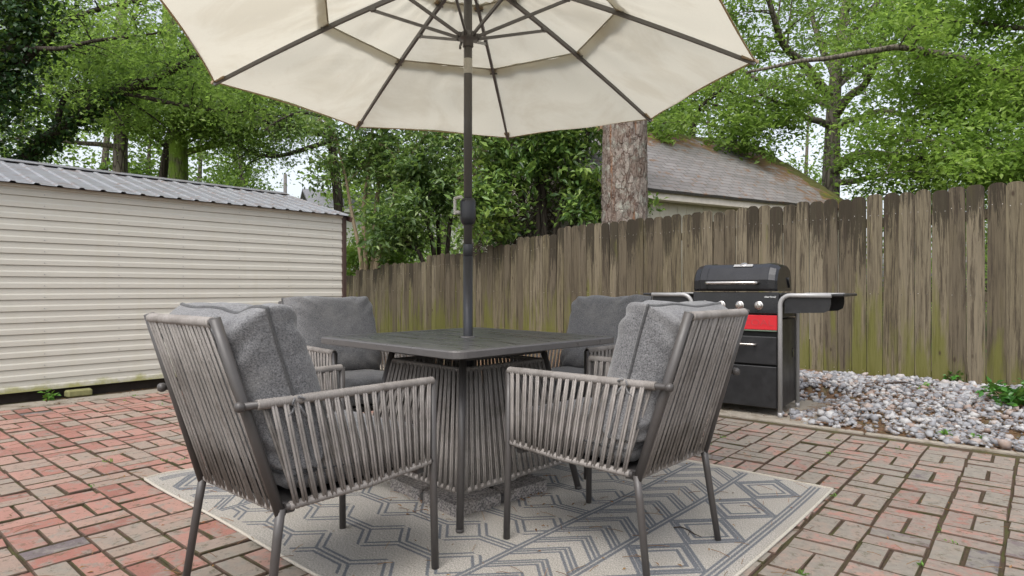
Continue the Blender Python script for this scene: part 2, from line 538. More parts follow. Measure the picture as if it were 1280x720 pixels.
M['skid'] = mat_simple('dark_timber', (.035, .026, .02), .9, 0, .4, 20, .3)  # near black timber colour for the beams below the walls
M['shingle'] = mat_shingle()
M['house'] = mat_simple('cream_house_boards', (.52, .49, .40), .7, 0, .08, 6)
M['fascia'] = mat_simple('weathered_fascia', (.66, .60, .52), .7, 0, .25, 9)
M['glass'] = mat_simple('dim_glass', (.05, .08, .12), .12, 0, .1, 5)
M['greyroof'] = mat_simple('far_grey_shingle', (.17, .17, .185), .9, 0, .2, 12)
M['white'] = mat_simple('white_boards', (.62, .61, .58), .6, 0, .06, 5)
M['polewood'] = mat_simple('utility_pole_wood', (.13, .12, .115), .9, 0, .2, 8)
M['rug'] = mat_rug()
M['hem'] = mat_fabric('rug_hem', (.28, .25, .20), (.50, .46, .39), (.42, .38, .31))
M['granite'] = mat_granite('grey_granite', (.10, .095, .093), (.33, .30, .285))
M['paleblock'] = mat_granite('pale_concrete', (.33, .31, .29), (.48, .46, .43))
M['table'] = mat_table()
M['rim'] = mat_simple('table_rim', (.115, .108, .106), .34, .1, .12, 50)
M['stone'] = mat_stone()
M['black'] = mat_simple('black_enamel', (.012, .012, .014), .18, 0, .5, 9)
M['blackmat'] = mat_simple('black_powder_coat', (.016, .016, .017), .42, 0, .7, 18, .05)
M['red'] = mat_simple('red_band', (.50, .012, .02), .5, 0, .06, 30)
M['redtext'] = mat_simple('red_emboss', (.40, .035, .04), .4, 0, .05, 30)
M['greyline'] = mat_simple('greenish_edge', (.10, .14, .10), .5, 0, .1, 30)
M['tubegrey'] = mat_simple('grey_tube', (.33, .325, .32), .4, .15, .08, 40)
M['steel'] = mat_simple('worn_steel', (.52, .49, .46), .28, .9, .12, 50)
M['whitemark'] = mat_simple('white_mark', (.7, .7, .7), .5)
M['pine'] = mat_pine()
M['bark'] = mat_bark('grey_bark', (.10, .085, .065), (.21, .185, .15), (.045, .036, .028), (1, 1, .2), 12)
M['barkdark'] = mat_bark('dark_bark', (.04, .033, .026), (.085, .07, .055), (.02, .016, .012), (1, 1, .2), 12)
M['barkmoss'] = mat_bark('mossy_bark', (.10, .085, .06), (.19, .16, .12), (.04, .035, .025), (1, 1, .2), 12, (.16, .26, .03))
M['stem'] = mat_simple('tan_stem', (.25, .19, .12), .8, 0, .3, 9, .3)
M['leaf_bright'] = mat_leaf('spring_leaves', [(.09, .16, .03), (.15, .25, .045), (.21, .33, .06), (.30, .42, .11)], .58)
M['leaf_mid'] = mat_leaf('oak_leaves', [(.07, .12, .028), (.115, .19, .04), (.165, .26, .055), (.25, .34, .10)], .58)
M['leaf_left'] = mat_leaf('water_oak_leaves', [(.06, .11, .035), (.115, .19, .045), (.17, .27, .06), (.26, .36, .10)], .58)
M['leaf_dark'] = mat_leaf('ivy_leaves', [(.010, .030, .010), (.018, .05, .014), (.03, .075, .018)], .15, .35)
M['leaf_gloss'] = mat_leaf('laurel_leaves', [(.045, .08, .034), (.08, .14, .05), (.13, .21, .065), (.26, .34, .13)], .38, .3)
M['leaf_magn'] = mat_leaf('broad_glossy_leaves', [(.035, .065, .026), (.06, .115, .035), (.10, .18, .05), (.15, .25, .06), (.20, .31, .07), (.25, .35, .08)], .32, .28)
M['weed'] = mat_leaf('weed_leaves', [(.06, .15, .02), (.10, .24, .03), (.15, .30, .05)], .3)
M['plant'] = mat_leaf('vinca_leaves', [(.02, .075, .014), (.04, .13, .02), (.08, .21, .035)], .2, .3)
M['drybrush'] = mat_simple('dry_twigs', (.10, .072, .048), .9, 0, .4, 15)
M['litter'] = mat_leaf('dry_litter', [(.11, .045, .018), (.20, .09, .035), (.28, .15, .06), (.13, .08, .05)], .05, .9)
M['twig'] = mat_simple('twig_bark', (.035, .024, .018), .9, 0, .3, 40)
M['yellowleaf'] = mat_simple('yellow_leaf', (.62, .43, .03), .7, 0, .2, 30)
M['valve'] = mat_simple('valve_cover_plastic', (.115, .10, .075), .8, 0, .35, 25, .2)
M['mossblock'] = mat_simple('mossy_block', (.22, .21, .09), .95, 0, .4, 30, .3)

# ------------------------------------------------------------------ setting: ground
def struct(o): o['kind'] = 'structure'; return o
BR = Vector((.648, .762, 0)).normalized()       # brick courses run away to the right ...
BL = Vector((-BR.y, BR.x, 0))                   # ... and away to the left
ED = Vector((2.382, 4.223, 0))                  # a point of the concrete edging along the bricks
SH0 = Vector((-4.31, 5.25, 0)); SHD = Vector((.6626, .749, 0)).normalized(); SHN = Vector((SHD.y, -SHD.x, 0))   # shed wall
FE0 = Vector((4.35, 5.30, 0)); FED = Vector((-.698, .716, 0)).normalized(); FEN = Vector((-FED.y, FED.x, 0))    # fence line (normal to the patio)
if FEN.dot(Vector((0, -1, 0))) < 0: FEN = -FEN

def gravel_h(p):
    """height of the gravel bank between edging and fence"""
    d = (p - ED).dot(BR)                         # distance behind the edging
    if d <= 0: return 0.0
    t = min(1, d / 1.5)
    a = (p - ED).dot(BL)
    pad = max(0, min(1, (a - .30) / .16)) * max(0, min(1, (1.16 - d) / .12))
    if a < 2.8: t *= 1 - pad
    return .135 * t * t * (3 - 2 * t) + (.018 * (1 - pad) if a < 2.8 else .018) * (noise.noise(Vector((p.x * 1.7, p.y * 1.7, 0))))* min(1, d * 3)

gm = MB()
gs = 400
gm.add([(-gs, -gs, -.09), (gs, -gs, -.09), (gs, gs, -.09), (-gs, gs, -.09)], [(0, 1, 2, 3)])
struct(gm.build('ground', M['ground']))

bm_ = MB()                                       # soil the pavers are bedded in
bm_.add([(-7, -1.5, -.009), (7, -1.5, -.009), (7, 9, -.009), (-7, 9, -.009)], [(0, 1, 2, 3)])
struct(bm_.build('patio_bed', M['bed']))

U = .2135
br = MB(); rb = random.Random(3); edge_i = set(range(6, 26))
for i in range(-60, 60):
    for j in range(-60, 60):
        c = Vector((.02, .03, 0)) + BR * (i * U) + BL * (j * U)
        if c.y < .7 or c.y > 8.4: continue
        if abs(c.x) > c.y * 1.0 + .9: continue
        if (c - ED).dot(BR) > -U * .52: continue
        if (c - SH0).dot(SHN) < .42: continue
        flip = (i + j) % 2
        for s in (-1, 1):
            L = .2045 + rb.uniform(-.004, .0025); W = .0968 + rb.uniform(-.0025, .002)
            off = (BR if flip else BL) * (s * U / 4)
            ang = math.atan2(BL.y, BL.x) if flip else math.atan2(BR.y, BR.x)
            R = Euler((rb.gauss(0, .006), rb.gauss(0, .008), ang + rb.gauss(0, .012))).to_matrix()
            p = c + off + Vector((rb.gauss(0, .0012), rb.gauss(0, .0012), -.03 + rb.gauss(0, .0018)))
            br.box(p, (L, W, .06), R, .0034, 0, .0026, rb)
            nb_ = len(br.m)
            for q_ in range(nb_ - 26, nb_): br.m[q_] = 0 if q_ - (nb_ - 26) == 5 else 1
struct(br.build('brick_patio', [M['brick'], M['brickedge']]))

# concrete edging strip, grill pad, strip along the shed
e = MB()
def slab(mb, o, dx, dy, lx, ly, z0, z1, ch=.008):
    ang = math.atan2(dx.y, dx.x)
    c = o + dx * (lx / 2) + dy * (ly / 2); c = Vector((c.x, c.y, (z0 + z1) / 2))
    mb.box(c, (lx, ly, z1 - z0), Euler((0, 0, ang)).to_matrix(), ch)
for k in range(8):
    slab(e, ED - BL * 3.6 + BL * (1.2 * k) + BR * -.03, BL, BR, 1.19, .040, -.06, .006 + rb.uniform(-.004, .004))
struct(e.build('concrete_edging', M['concrete']))
e = MB(); slab(e, ED + BL * .36 + BR * .018, BL, BR, 2.3, 1.05, -.06, .004)
struct(e.build('concrete_pad', M['concrete']))
e = MB()
for k in range(9):
    slab(e, SH0 - SHD * 2.4 + SHD * (.9 * k) + SHN * .10, SHD, SHN, .89, .24 + rb.uniform(-.02, .02), -.06, .002 + rb.uniform(-.006, .008))
struct(e.build('concrete_strip', M['concrete']))

# bed of the gravel bank
g = MB()
def gfn(u, v):
    p = ED - BL * 3.6 + BL * (10.6 * u) + BR * (.0 + 2.6 * v)
    return (p.x, p.y, gravel_h(p) - .006)
g.grid(gfn, 90, 30)
struct(g.build('gravel_bed', M['mulch']))
rs = np.random.RandomState(11)
def ico():
    t = (1 + 5 ** .5) / 2
    v = np.array([(-1, t, 0), (1, t, 0), (-1, -t, 0), (1, -t, 0), (0, -1, t), (0, 1, t), (0, -1, -t), (0, 1, -t), (t, 0, -1), (t, 0, 1), (-t, 0, -1), (-t, 0, 1)], float)
    v /= np.linalg.norm(v[0])
    f = np.array([(0, 11, 5), (0, 5, 1), (0, 1, 7), (0, 7, 10), (0, 10, 11), (1, 5, 9), (5, 11, 4), (11, 10, 2), (10, 7, 6), (7, 1, 8), (3, 9, 4), (3, 4, 2), (3, 2, 6), (3, 6, 8), (3, 8, 9), (4, 9, 5), (2, 4, 11), (6, 2, 10), (8, 6, 7), (9, 8, 1)])
    return v, f
IV, IF = ico()
def rand_rots(n):
    q = rs.randn(n, 4); q /= np.linalg.norm(q, axis=1)[:, None]
    w, x, y, z = q.T
    return np.stack([np.stack([1 - 2 * (y * y + z * z), 2 * (x * y - z * w), 2 * (x * z + y * w)], 1),
                     np.stack([2 * (x * y + z * w), 1 - 2 * (x * x + z * z), 2 * (y * z - x * w)], 1),
                     np.stack([2 * (x * z - y * w), 2 * (y * z + x * w), 1 - 2 * (x * x + y * y)], 1)], 1)
def stones(pts, sizes):
    n = len(pts)
    V = IV[None] * (1 + rs.uniform(-.32, .25, (n, 12, 1))) + rs.uniform(-.18, .18, (n, 12, 3))
    V = V * (rs.uniform(.6, 1.25, (n, 1, 3)))
    V = np.einsum('nij,nkj->nki', rand_rots(n), V) * sizes[:, None, None]
    V[:, :, 2] *= .75
    V += pts[:, None, :]
    F = (IF[None] + (np.arange(n) * 12)[:, None, None]).reshape(-1, 3)
    return V.reshape(-1, 3), F
pts = []; sz = []
k = 0
while len(pts) < 8200 and k < 60000:
    k += 1
    a = rs.uniform(-2.9, 1.3); d = abs(rs.uniform(.0, 2.0))
    p = ED + BL * a + BR * d
    # clear of the pad
    edge = .42 + .12 * math.sin(d * 5) + .05 * rs.randn()
    if a > edge and d < 1.02 + .05 * rs.randn(): continue
    if a > edge - .12 and d < .12: continue
    if (p - FE0).dot(FEN) < .03: continue
    if d < .05 and rs.rand() < .75: continue
    pn = noise.noise(Vector((p.x * 3.1, p.y * 3.1, 4)))
    if pn < -.32 and rs.rand() < .55: continue
    s = .010 + .024 * rs.rand() ** 1.7 + (.012 if rs.rand() < .07 else 0)
    pts.append((p.x, p.y, gravel_h(p) + s * rs.uniform(.1, .75))); sz.append(s)
V, F = stones(np.array(pts), np.array(sz))
tag(np_mesh('gravel', V, F, M['stone']), 'pale grey crushed stone heaped between the patio edging and the fence', 'gravel', None, 'stuff')

# ------------------------------------------------------------------ shed
shed = empty('garden_shed', SH0 + SHD * -1.6, math.atan2(SHD.y, SHD.x))
tag(shed, 'long cream lap sided shed with a rusty ribbed metal roof', 'shed')
SL = 3.328 + 1.6            # length, local x ; local -y faces the patio
SZ0, SZ1 = .085, 1.875
m = MB()
nco = 18; ch_ = (SZ1 - SZ0) / nco
prof = []
for k in range(nco):
    z = SZ0 + k * ch_
    prof += [(.001, z), (.0150, z + .001), (.0140, z + ch_ * .40), (.0085, z + ch_ * .52), (.0065, z + ch_ * .94), (.001, z + ch_ * .945)]
prof.append((.004, SZ1))
nx = 24
vs = []; fs = []
for i in range(nx + 1):
    x = SL * i / nx
    for (o_, z) in prof:
        vs.append((x, -o_ - .0015 * noise.noise(Vector((x * .9, z * 2, 1))), z + .004 * noise.noise(Vector((x * .7, z * .3, 5)))))
n_ = len(prof)
for i in range(nx):
    for j in range(n_ - 1):
        fs.append((i * n_ + j, (i + 1) * n_ + j, (i + 1) * n_ + j + 1, i * n_ + j + 1))
m.add(vs, fs)
m.box((SL / 2, .06, (SZ0 + SZ1) / 2), (SL - .01, .10, SZ1 - SZ0 - .01))
for k in range(nco):
    for q_ in range(9):
        m.box((.18 + q_ * .575 + .01 * noise.noise(Vector((k, q_, 2))), -.0165, SZ0 + k * ch_ + .020), (.007, .004, .007), None, 0, 1)
m.build('front_wall', [M['siding'], M['tubegrey']], shed)
SW = 3.1; RZ = 2.285
for x in (0.03, SL - .03):
    m = MB()
    Mx = Matrix(((0, 0, 1, x), (1, 0, 0, 0), (0, 1, 0, 0), (0, 0, 0, 1)))
    m.prism([(.125, SZ0), (SW, SZ0), (SW, SZ1), (SW / 2, RZ - .02), (.125, SZ1)], -.03, .03, Mx)
    m.build('gable_wall', M['siding'], shed)
m = MB(); m.box((SL / 2, SW - .05, (SZ0 + SZ1) / 2), (SL - .13, .1, SZ1 - SZ0)); m.build('back_wall', M['siding'], shed)
# ribbed sheet roof, two slopes in one part
m = MB()
pitch = .165; ov = .09; x0r, x1r = -.06, SL + .06
def ribz(x):
    f_ = ((x - x0r) % pitch) / pitch
    d = abs(f_ - .5)
    return .013 * max(0, min(1, (.16 - d) / .07))
xs = []
x = x0r
while x < x1r:
    for f_ in (0, .27, .34, .42, .58, .66, .73):
        if x + f_ * pitch < x1r: xs.append(x + f_ * pitch)
    x += pitch
xs.append(x1r)
sl = (RZ - SZ1) / (SW / 2)
for sgn in (1, -1):
    vs = []; fs = []
    for x in xs:
        for t_ in (0, .33, .66, 1):
            yy = -ov + (SW / 2 + ov) * t_
            zz = SZ1 + .02 + sl * yy + ribz(x) + .003 * noise.noise(Vector((x * 3, t_ * 4, sgn)))
            if sgn < 0: yy = SW - yy
            vs.append((x, yy, zz))
    for i in range(len(xs) - 1):
        for j in range(3):
            a = i * 4 + j
            q = (a, a + 4, a + 5, a + 1)
            fs.append(q if sgn > 0 else q[::-1])
    m.add(vs, fs)
rf = m.build('metal_roof', M['roofmetal'], shed)
md = rf.modifiers.new('Solid', 'SOLIDIFY'); md.thickness = .003
m = MB()
m.box((SL / 2, SW / 2 - .07, RZ + .022), (SL + .14, .17, .006), Euler((math.atan(sl), 0, 0)).to_matrix())
m.box((SL / 2, SW / 2 + .07, RZ + .022), (SL + .14, .17, .006), Euler((-math.atan(sl), 0, 0)).to_matrix())
m.build('ridge_cap', M['roofmetal'], rf)
m = MB(); m.box((SL + .015, -.005, (SZ0 + SZ1) / 2 - .02), (.055, .055, SZ1 - SZ0 + .01), None, .006); m.build('corner_trim', M['browntrim'], shed)
m = MB()
a = math.atan(sl)
m.box((SL + .062, (SW / 2 - .03) / 2 - .05, SZ1 + sl * ((SW / 2) / 2 - .06) - .025), (.02, (SW / 2 + ov) / math.cos(a), .06), Euler((a, 0, 0)).to_matrix(), .004)
m.build('rake_trim', M['browntrim'], shed)
m = MB(); m.box((SL / 2, -.016, SZ1 - .016), (SL, .02, .028), None, .003); m.build('eave_trim', M['siding'], shed)
m = MB()
for y in (.14, 1.5, 2.9): m.box((SL / 2, y, .01), (SL - .1, .12, .14), None, .01)
m.build('timber_skid', M['skid'], shed)
def shed_pt(s, out, z=0): 
    p = SH0 + SHD * s + SHN * out
    return Vector((p.x, p.y, z))
m = MB(); m.box((0, 0, .032), (.20, .09, .064), None, .012, 0, .008)
o = m.build('mossy_block', M['mossblock'], None, shed_pt(.56, .03, .002), math.atan2(SHD.y, SHD.x) + .1)
tag(o, 'mossy concrete block lying under the bottom edge of the shed wall', 'block')

# ------------------------------------------------------------------ fence
fence = empty('picket_fence', FE0 + FEN * 0, math.atan2(FED.y, FED.x))
tag(fence, 'weathered wooden privacy fence with dog eared pickets and algae stains', 'fence')
side = 1 if Vector((-FED.y, FED.x, 0)).dot(FEN) > 0 else -1      # local y sign of the patio side
def fence_top(q):
    if q < 5.31: return 1.893 - .0048 * q
    for (qa, z) in ((6.09, 1.765), (6.81, 1.665), (8.42, 1.575), (10.0, 1.455), (10.87, 1.36), (99, 1.25)):
        if q < qa: return z
q = -2.2; rf_ = random.Random(21); cnt = 0
while q < 11.6 and cnt < 99:
    w = .137 + rf_.uniform(-.005, .005)
    gap = rf_.choice([.003, .004, .005, .007, .010])
    zt = fence_top(q + w / 2) + rf_.gauss(0, .008)
    zb = -.06
    hw = w / 2 - gap / 2
    d1 = .034 + rf_.uniform(-.006, .006)
    outl = [(-hw, 0), (hw, 0), (hw, zt - zb - d1), (hw - d1 * .45, zt - zb - d1 * .35), (hw - d1 * 1.05, zt - zb), (-hw + d1 * 1.05, zt - zb + rf_.uniform(-.003, .003)), (-hw + d1 * .45, zt - zb - d1 * .35), (-hw, zt - zb - d1)]
    # three columns of faces so that the board can cup and warp a little
    th = .017; lean = rf_.gauss(0, .0035); cup = rf_.uniform(0, .004); warp = rf_.gauss(0, .006); ph = rf_.uniform(0, 6)
    m = MB()
    rows = [0, .25, .5, .75, 1.0]
    def pp(a, zz, yy):
        f_ = zz / (zt - zb)
        return (a + lean * zz, side * (yy + warp * math.sin(f_ * 2.4 + ph) - cup * (1 - (a / hw) ** 2)), zz)
    front = [pp(a, zz, th) for a, zz in outl]; back = [pp(a, zz, 0) for a, zz in outl]
    n_ = len(outl)
    m.add(front + back, [tuple(range(n_)) if side < 0 else tuple(range(n_))[::-1], tuple(range(n_, 2 * n_))[::-1] if side < 0 else tuple(range(n_, 2 * n_))] +
          [((i, (i + 1) % n_, n_ + (i + 1) % n_, n_ + i) if side > 0 else (n_ + i, n_ + (i + 1) % n_, (i + 1) % n_, i)) for i in range(n_)])
    for zz in (.22, .98, zt - zb - .2):
        for aa in (-.035, .037):
            px_, py_, pz_ = pp(aa, zz + rf_.uniform(-.012, .012), th)
            m.box((px_, py_ + side * .0005, pz_), (.006, .003, .006), None, 0, 1)
    pk = m.build('picket', [M['fence'], M['steel']], fence)
    pk.location = (q + w / 2, 0, zb)
    q += w; cnt += 1
qa = [-2.2, .3, 2.8, 5.31, 6.81, 8.42, 10.0, 11.6]
for a_, b_ in zip(qa, qa[1:]):
    zt = min(fence_top(a_ + .1), fence_top(b_ - .1))
    for z in (.16, .9, zt - .26):
        m = MB(); m.box(((a_ + b_) / 2, -side * .028, z), (b_ - a_ - .01, .038, .088), None, .004); m.build('rail', M['fence'], fence)
    m = MB(); m.box((a_ + .045, -side * .095, (zt - .1) / 2), (.088, .088, zt - .1), None, .005); m.build('fence_post', M['fence'], fence)

# ------------------------------------------------------------------ patio rug
RW, RLn = 2.136, 2.65                     # across, along
RC = Vector((1.555, 3.025, 0))           # its right corner in view ; u runs along -x', v along BR
du = Vector((-.755, .656, 0)).normalized(); dv = Vector((du.y, -du.x, 0))
if dv.y < 0: dv = -dv
def sdf_rug(u, v):
    """distance (m) to the nearest printed line minus half its width"""
    d = np.full(u.shape, 9.0)
    def line(dist, hw): np.minimum(d, np.abs(dist) - hw, out=d)
    def inb(mask, dist, hw):
        x = np.where(mask, np.abs(dist) - hw, 9.0); np.minimum(d, x, out=d)
    vin = (v > .05) & (v < RW - .03)
    uu = np.minimum(u, RLn - u)             # the ends mirror each other
    for c0 in (.052, .070, .088): inb(vin, uu - c0, .0052)
    for c0 in (.404, .424, .694, .714): inb(vin, uu - c0, .0066)
    # diamonds
    P = .345
    a = np.abs(uu - .246); b = np.abs(((v - 1.915 + P / 2) % P) - P / 2)
    rho = a / .158 + b / (P / 2)
    sc = .158 * (P / 2) / math.hypot(.158, P / 2)
    band = (uu > .09) & (uu < .402) & vin
    for r0 in (1.0, .80, .56): inb(band, (rho - r0) * sc, .0068)
    inb(band, (rho - .885) * sc, .004)
    # chevrons pointing away
    P = .1365
    band = (uu > .426) & (uu < .692) & vin
    w_ = v + np.abs(uu - .559)
    f_ = ((w_ + .03) % P)
    for c0 in (.030, .058, .083): inb(band, (f_ - c0) * .707, .0056)
    # chains of squares
    band = (uu > .716) & vin
    PV, PU = .240, .39
    j = np.floor(v / PV); vv = np.abs(v - (j + .5) * PV)
    ph = np.where(j % 2 == 0, 0, PU / 2)
    u1 = np.abs(((u + ph) % PU) - PU / 2)
    outer = np.maximum(.022, .130 - u1)
    line2 = np.where(u1 < .108, (vv - outer) * .707, vv - outer)
    inb(band, line2, .0058)
    inb(band & (u1 < .1), (u1 + vv - .090) * .707, .0058)
    inb(band & (u1 > .090), vv, .0058)
    return d
st = .005
nu_, nv_ = int(RLn / st) + 1, int(RW / st) + 1
uu, vv = np.meshgrid(np.linspace(0, RLn, nu_), np.linspace(0, RW, nv_))
ink = sdf_rug(uu, vv)
# the far left edge has crept into waves
pull = np.clip((uu - (RLn - .35)) / .35, 0, 1) ** 2
u2 = uu + pull * (.016 * np.sin(vv * 6.2 + .4) + .008 * np.sin(vv * 15)) + .006 * np.sin(vv * 3)
v2 = vv + .006 * np.sin(uu * 4.1)
zz = .0075 + .0022 * np.sin(uu * 5.3 + vv * 2.1) * np.sin(vv * 4.2) + pull * .006 * (1 + np.sin(vv * 11 + 1))
Pw = RC[0] + u2 * du.x - (RW - v2) * dv.x, RC[1] + u2 * du.y - (RW - v2) * dv.y
cx, cy = RC.x + RLn / 2 * du.x - RW / 2 * dv.x, RC.y + RLn / 2 * du.y - RW / 2 * dv.y
rz_rug = math.atan2(du.y, du.x)
ru, rv = u2 - RLn / 2, v2 - RW / 2
V = np.stack([ru, -rv, zz], -1).reshape(-1, 3)      # local x along du ; local y is -dv
idx = np.arange(nu_ * nv_).reshape(nv_, nu_)
F = np.stack([idx[:-1, :-1], idx[1:, :-1], idx[1:, 1:], idx[:-1, 1:]], -1).reshape(-1, 4)
rug = np_mesh('patio_rug', V, F, M['rug'], None, True, {'ink': ink})
rug.location = (cx, cy, 0); rug.rotation_euler = (0, 0, rz_rug)
tag(rug, 'faded beige outdoor rug with blue grey diamonds and chevrons under the dining set', 'rug')
Vg = V.reshape(nv_, nu_, 3)
loop = [Vg[0, i] for i in range(0, nu_, 6)] + [Vg[j, -1] for j in range(0, nv_, 6)] + [Vg[-1, i] for i in range(nu_ - 1, -1, -6)] + [Vg[j, 0] for j in range(nv_ - 1, -1, -6)]
m = MB(); m.tube([(p[0], p[1], p[2] - .001) for p in loop], .006, 6); m.build('hem', M['hem'], rug)

# ------------------------------------------------------------------ table
TC = Vector((-.213, 3.02, 0))
table = empty('dining_table', TC, PI / 4 + .01)
tag(table, 'square slate grey patio table with a woven rope pedestal and umbrella hole', 'table')
TZ = .745; TS = 1.03
def rrect(hx, hy, r, n=6):
    out = []
    for (sx, sy, a0) in ((1, 1, 0), (-1, 1, PI / 2), (-1, -1, PI), (1, -1, 3 * PI / 2)):
        for k in range(n + 1):
            a = a0 + PI / 2 * k / n
            out.append((sx * (hx - r) + r * math.cos(a), sy * (hy - r) + r * math.sin(a)))
    return out
m = MB()
rings = []
o1 = rrect(TS / 2 - .004, TS / 2 - .004, .05); o2 = rrect(TS / 2, TS / 2, .054); i1 = rrect(TS / 2 - .045, TS / 2 - .045, .015)
n_ = len(o1)
vs = [(x, y, TZ - .0) for x, y in i1] + [(x, y, TZ) for x, y in o1] + [(x, y, TZ - .005) for x, y in o2] + [(x, y, TZ - .028) for x, y in o2] + [(x, y, TZ - .031) for x, y in o1] + [(x, y, TZ - .031) for x, y in i1]
fs = []
for r_ in range(6):
    for i in range(n_):
        a, b = r_ * n_ + i, r_ * n_ + (i + 1) % n_
        c_, d_ = ((r_ + 1) % 6) * n_ + (i + 1) % n_, ((r_ + 1) % 6) * n_ + i
        fs.append((b, a, d_, c_))
m.add(vs, fs); top = m.build('tabletop_rim', M['rim'], table)
m = MB()
ins = TS / 2 - .047; ns = 9; sw = 2 * ins / ns
for k in range(ns):
    y = -ins + sw * (k + .5)
    if abs(y) < sw * .4:
        for s in (-1, 1): m.box((0 + s * (ins / 2 + .015), y, TZ - .0095), (ins - .03, sw - .005, .016), None, .0015)
    else: m.box((0, y, TZ - .0095), (2 * ins, sw - .005, .016), None, .0015)
m.box((0, 0, TZ - .024), (2 * ins, 2 * ins, .006), None)
# slats run along local x ; the grain in the material runs along y, so the part is turned
m.v = [(-y_, x_, z_) for x_, y_, z_ in m.v]
sl_o = m.build('tabletop_slats', M['table'], table)
m = MB()
m.lathe([(.025, TZ - .012), (.036, TZ - .012), (.036, TZ + .003), (.026, TZ + .004), (.025, TZ - .012)], 24, None, 0, True, False)
m.build('umbrella_hole_ring', M['rim'], table)
# legs splay outwards along the diagonals
lt, lf = .355, .535
for sx, sy in ((1, 1), (1, -1), (-1, 1), (-1, -1)):
    m = MB()
    d_ = Vector((sx, sy, 0)).normalized()
    m.tube([d_ * lf + Vector((0, 0, .010)), d_ * lt + Vector((0, 0, TZ - .03))], .0155, 12)
    m.lathe([(.014, .0), (.0165, .002), (.0165, .012), (.0155, .013)], 12, Matrix.Translation(d_ * lf + Vector((0, 0, .0075))))
    m.build('leg', M['frame'], table)
def leg_at(sx, sy, z, inset=0):
    t_ = z / (TZ - .03)
    return Vector((sx, sy, 0)).normalized() * (lf + (lt - lf) * t_ - inset) + Vector((0, 0, z))
m = MB(); m.box((0, 0, TZ - .042), (.46, .04, .018), None, .003); m.box((0, 0, TZ - .0425), (.04, .46, .018), None, .003)
cor = [leg_at(*c_, .678) for c_ in ((1, 1), (-1, 1), (-1, -1), (1, -1))]
for i in range(4): m.tube([cor[i], cor[(i + 1) % 4]], .012, 8)
m.build('top_frame', M['frame_dark'], table)
def strand2(mb, a, b, r, al, rg):
    """a doubled rope from a to b : two thin cords lying side by side"""
    al = Vector(al)
    for s_ in (-1, 1):
        o_ = al * (s_ * r * 1.02); o2_ = al * (s_ * r * (1.02 + rg.uniform(-.25, .35)))
        strand(mb, a + o_, b + o2_, r, 6, al)
def strand(mb, a, b, r, n=6, out=None, ends=None):
    """one flat rope from a to b"""
    mb.tube([a, a.lerp(b, .33), a.lerp(b, .66), b], r, n, 0, True, True, (1.0, .62), out)
rr = random.Random(5)
corners = [(1, 1), (-1, 1), (-1, -1), (1, -1)]
for i in range(4):
    m = MB()
    c1, c2 = corners[i], corners[(i + 1) % 4]
    zt_, zb_ = .630, .150
    a1, a2 = leg_at(*c1, zt_, .012), leg_at(*c2, zt_, .012); b1, b2 = leg_at(*c1, zb_, .012), leg_at(*c2, zb_, .012)
    out = ((a1 + a2) * .5); out.z = 0; out.normalize()
    along = (a2 - a1).normalized()
    for rail_a, rail_b in ((a1, a2), (b1, b2)):
        n_ = 130
        m.tube([rail_a.lerp(rail_b, k / n_) for k in range(n_ + 1)], [.0105 + .0016 * (k % 3 == 0) + .0008 * rr.random() for k in range(n_ + 1)], 8)
    ns = 19
    for k in range(ns):
        f_ = (k + .5) / ns
        for lay, dx_ in ((.010, -.12), (-.010, .24)):
            ft = f_ + dx_ / ns + rr.gauss(0, .0025); fb = f_ - dx_ * .6 / ns + rr.gauss(0, .0025)
            strand2(m, a1.lerp(a2, ft) + out * lay, b1.lerp(b2, fb) + out * lay, .0046, along, rr)
    m.build('rope_panel', M['rope'], table)

# umbrella weight base under the table
ub = empty('umbrella_base', (TC.x, TC.y, .0075), PI / 4 - .06)
tag(ub, 'four granite slab umbrella weights stacked under the table', 'umbrella base')
for sx, sy in ((1, 1), (1, -1), (-1, 1), (-1, -1)):
    m = MB()
    m.prism(rrect(.128, .128, .012, 3), 0, .052, Matrix.Translation((sx * .145, sy * .145, 0)))
    m.build('weight_slab', M['granite'], ub)
m = MB(); m.box((0, 0, .019), (.53, .028, .036), None, .004); m.box((0, 0, .0195), (.028, .53, .036), None, .004); m.build('cross_frame', M['frame_dark'], ub)
m = MB()
m.prism(rrect(.17, .17, .02, 3), .052, .13); m.prism(rrect(.15, .15, .02, 3), .1305, .20)
m.build('ballast_block', M['paleblock'], ub)
m = MB(); m.lathe([(.03, .19), (.034, .2), (.034, .42), (.03, .425)], 18); m.build('pole_sleeve', M['frame_dark'], ub)

# ------------------------------------------------------------------ umbrella
um = empty('patio_umbrella', (TC.x, TC.y, 0))
tag(um, 'large cream three tier patio umbrella open over the table', 'umbrella')
UR = 1.33; ZR, ZA = 2.025, 2.545
A0 = math.radians(8.0)
def rdir(k):        # rib k, clockwise from straight away
    a = A0 + k * PI / 4
    return Vector((math.sin(a), math.cos(a), 0))
def rib_pt(k, t, dz=0.0):
    bow = .022 * math.sin(PI * t)
    d_ = rdir(k)
    return d_ * (UR * t) + Vector((0, 0, ZA + (ZR - ZA) * t + bow + dz - .014 * d_.x * t))
m = MB(); m.tube([(0, 0, .21), (0, 0, 1.16)], .0232, 20); m.build('lower_pole', M['pole'], um)
m = MB(); m.lathe([(.0233, 1.135), (.0243, 1.137), (.0243, 1.19), (.0233, 1.192)], 20)
m.build('pole_collar', M['pole'], um)
m = MB(); m.tube([(0, 0, 1.16), (0, 0, ZA + .05)], .0205, 20); m.build('upper_pole', M['pole_up'], um)
m = MB(); m.lathe([(.0212, 2.015), (.0212, 2.088)], 20, None, 0, True, False); m.build('pole_sticker', M['sticker'], um)
m = MB()
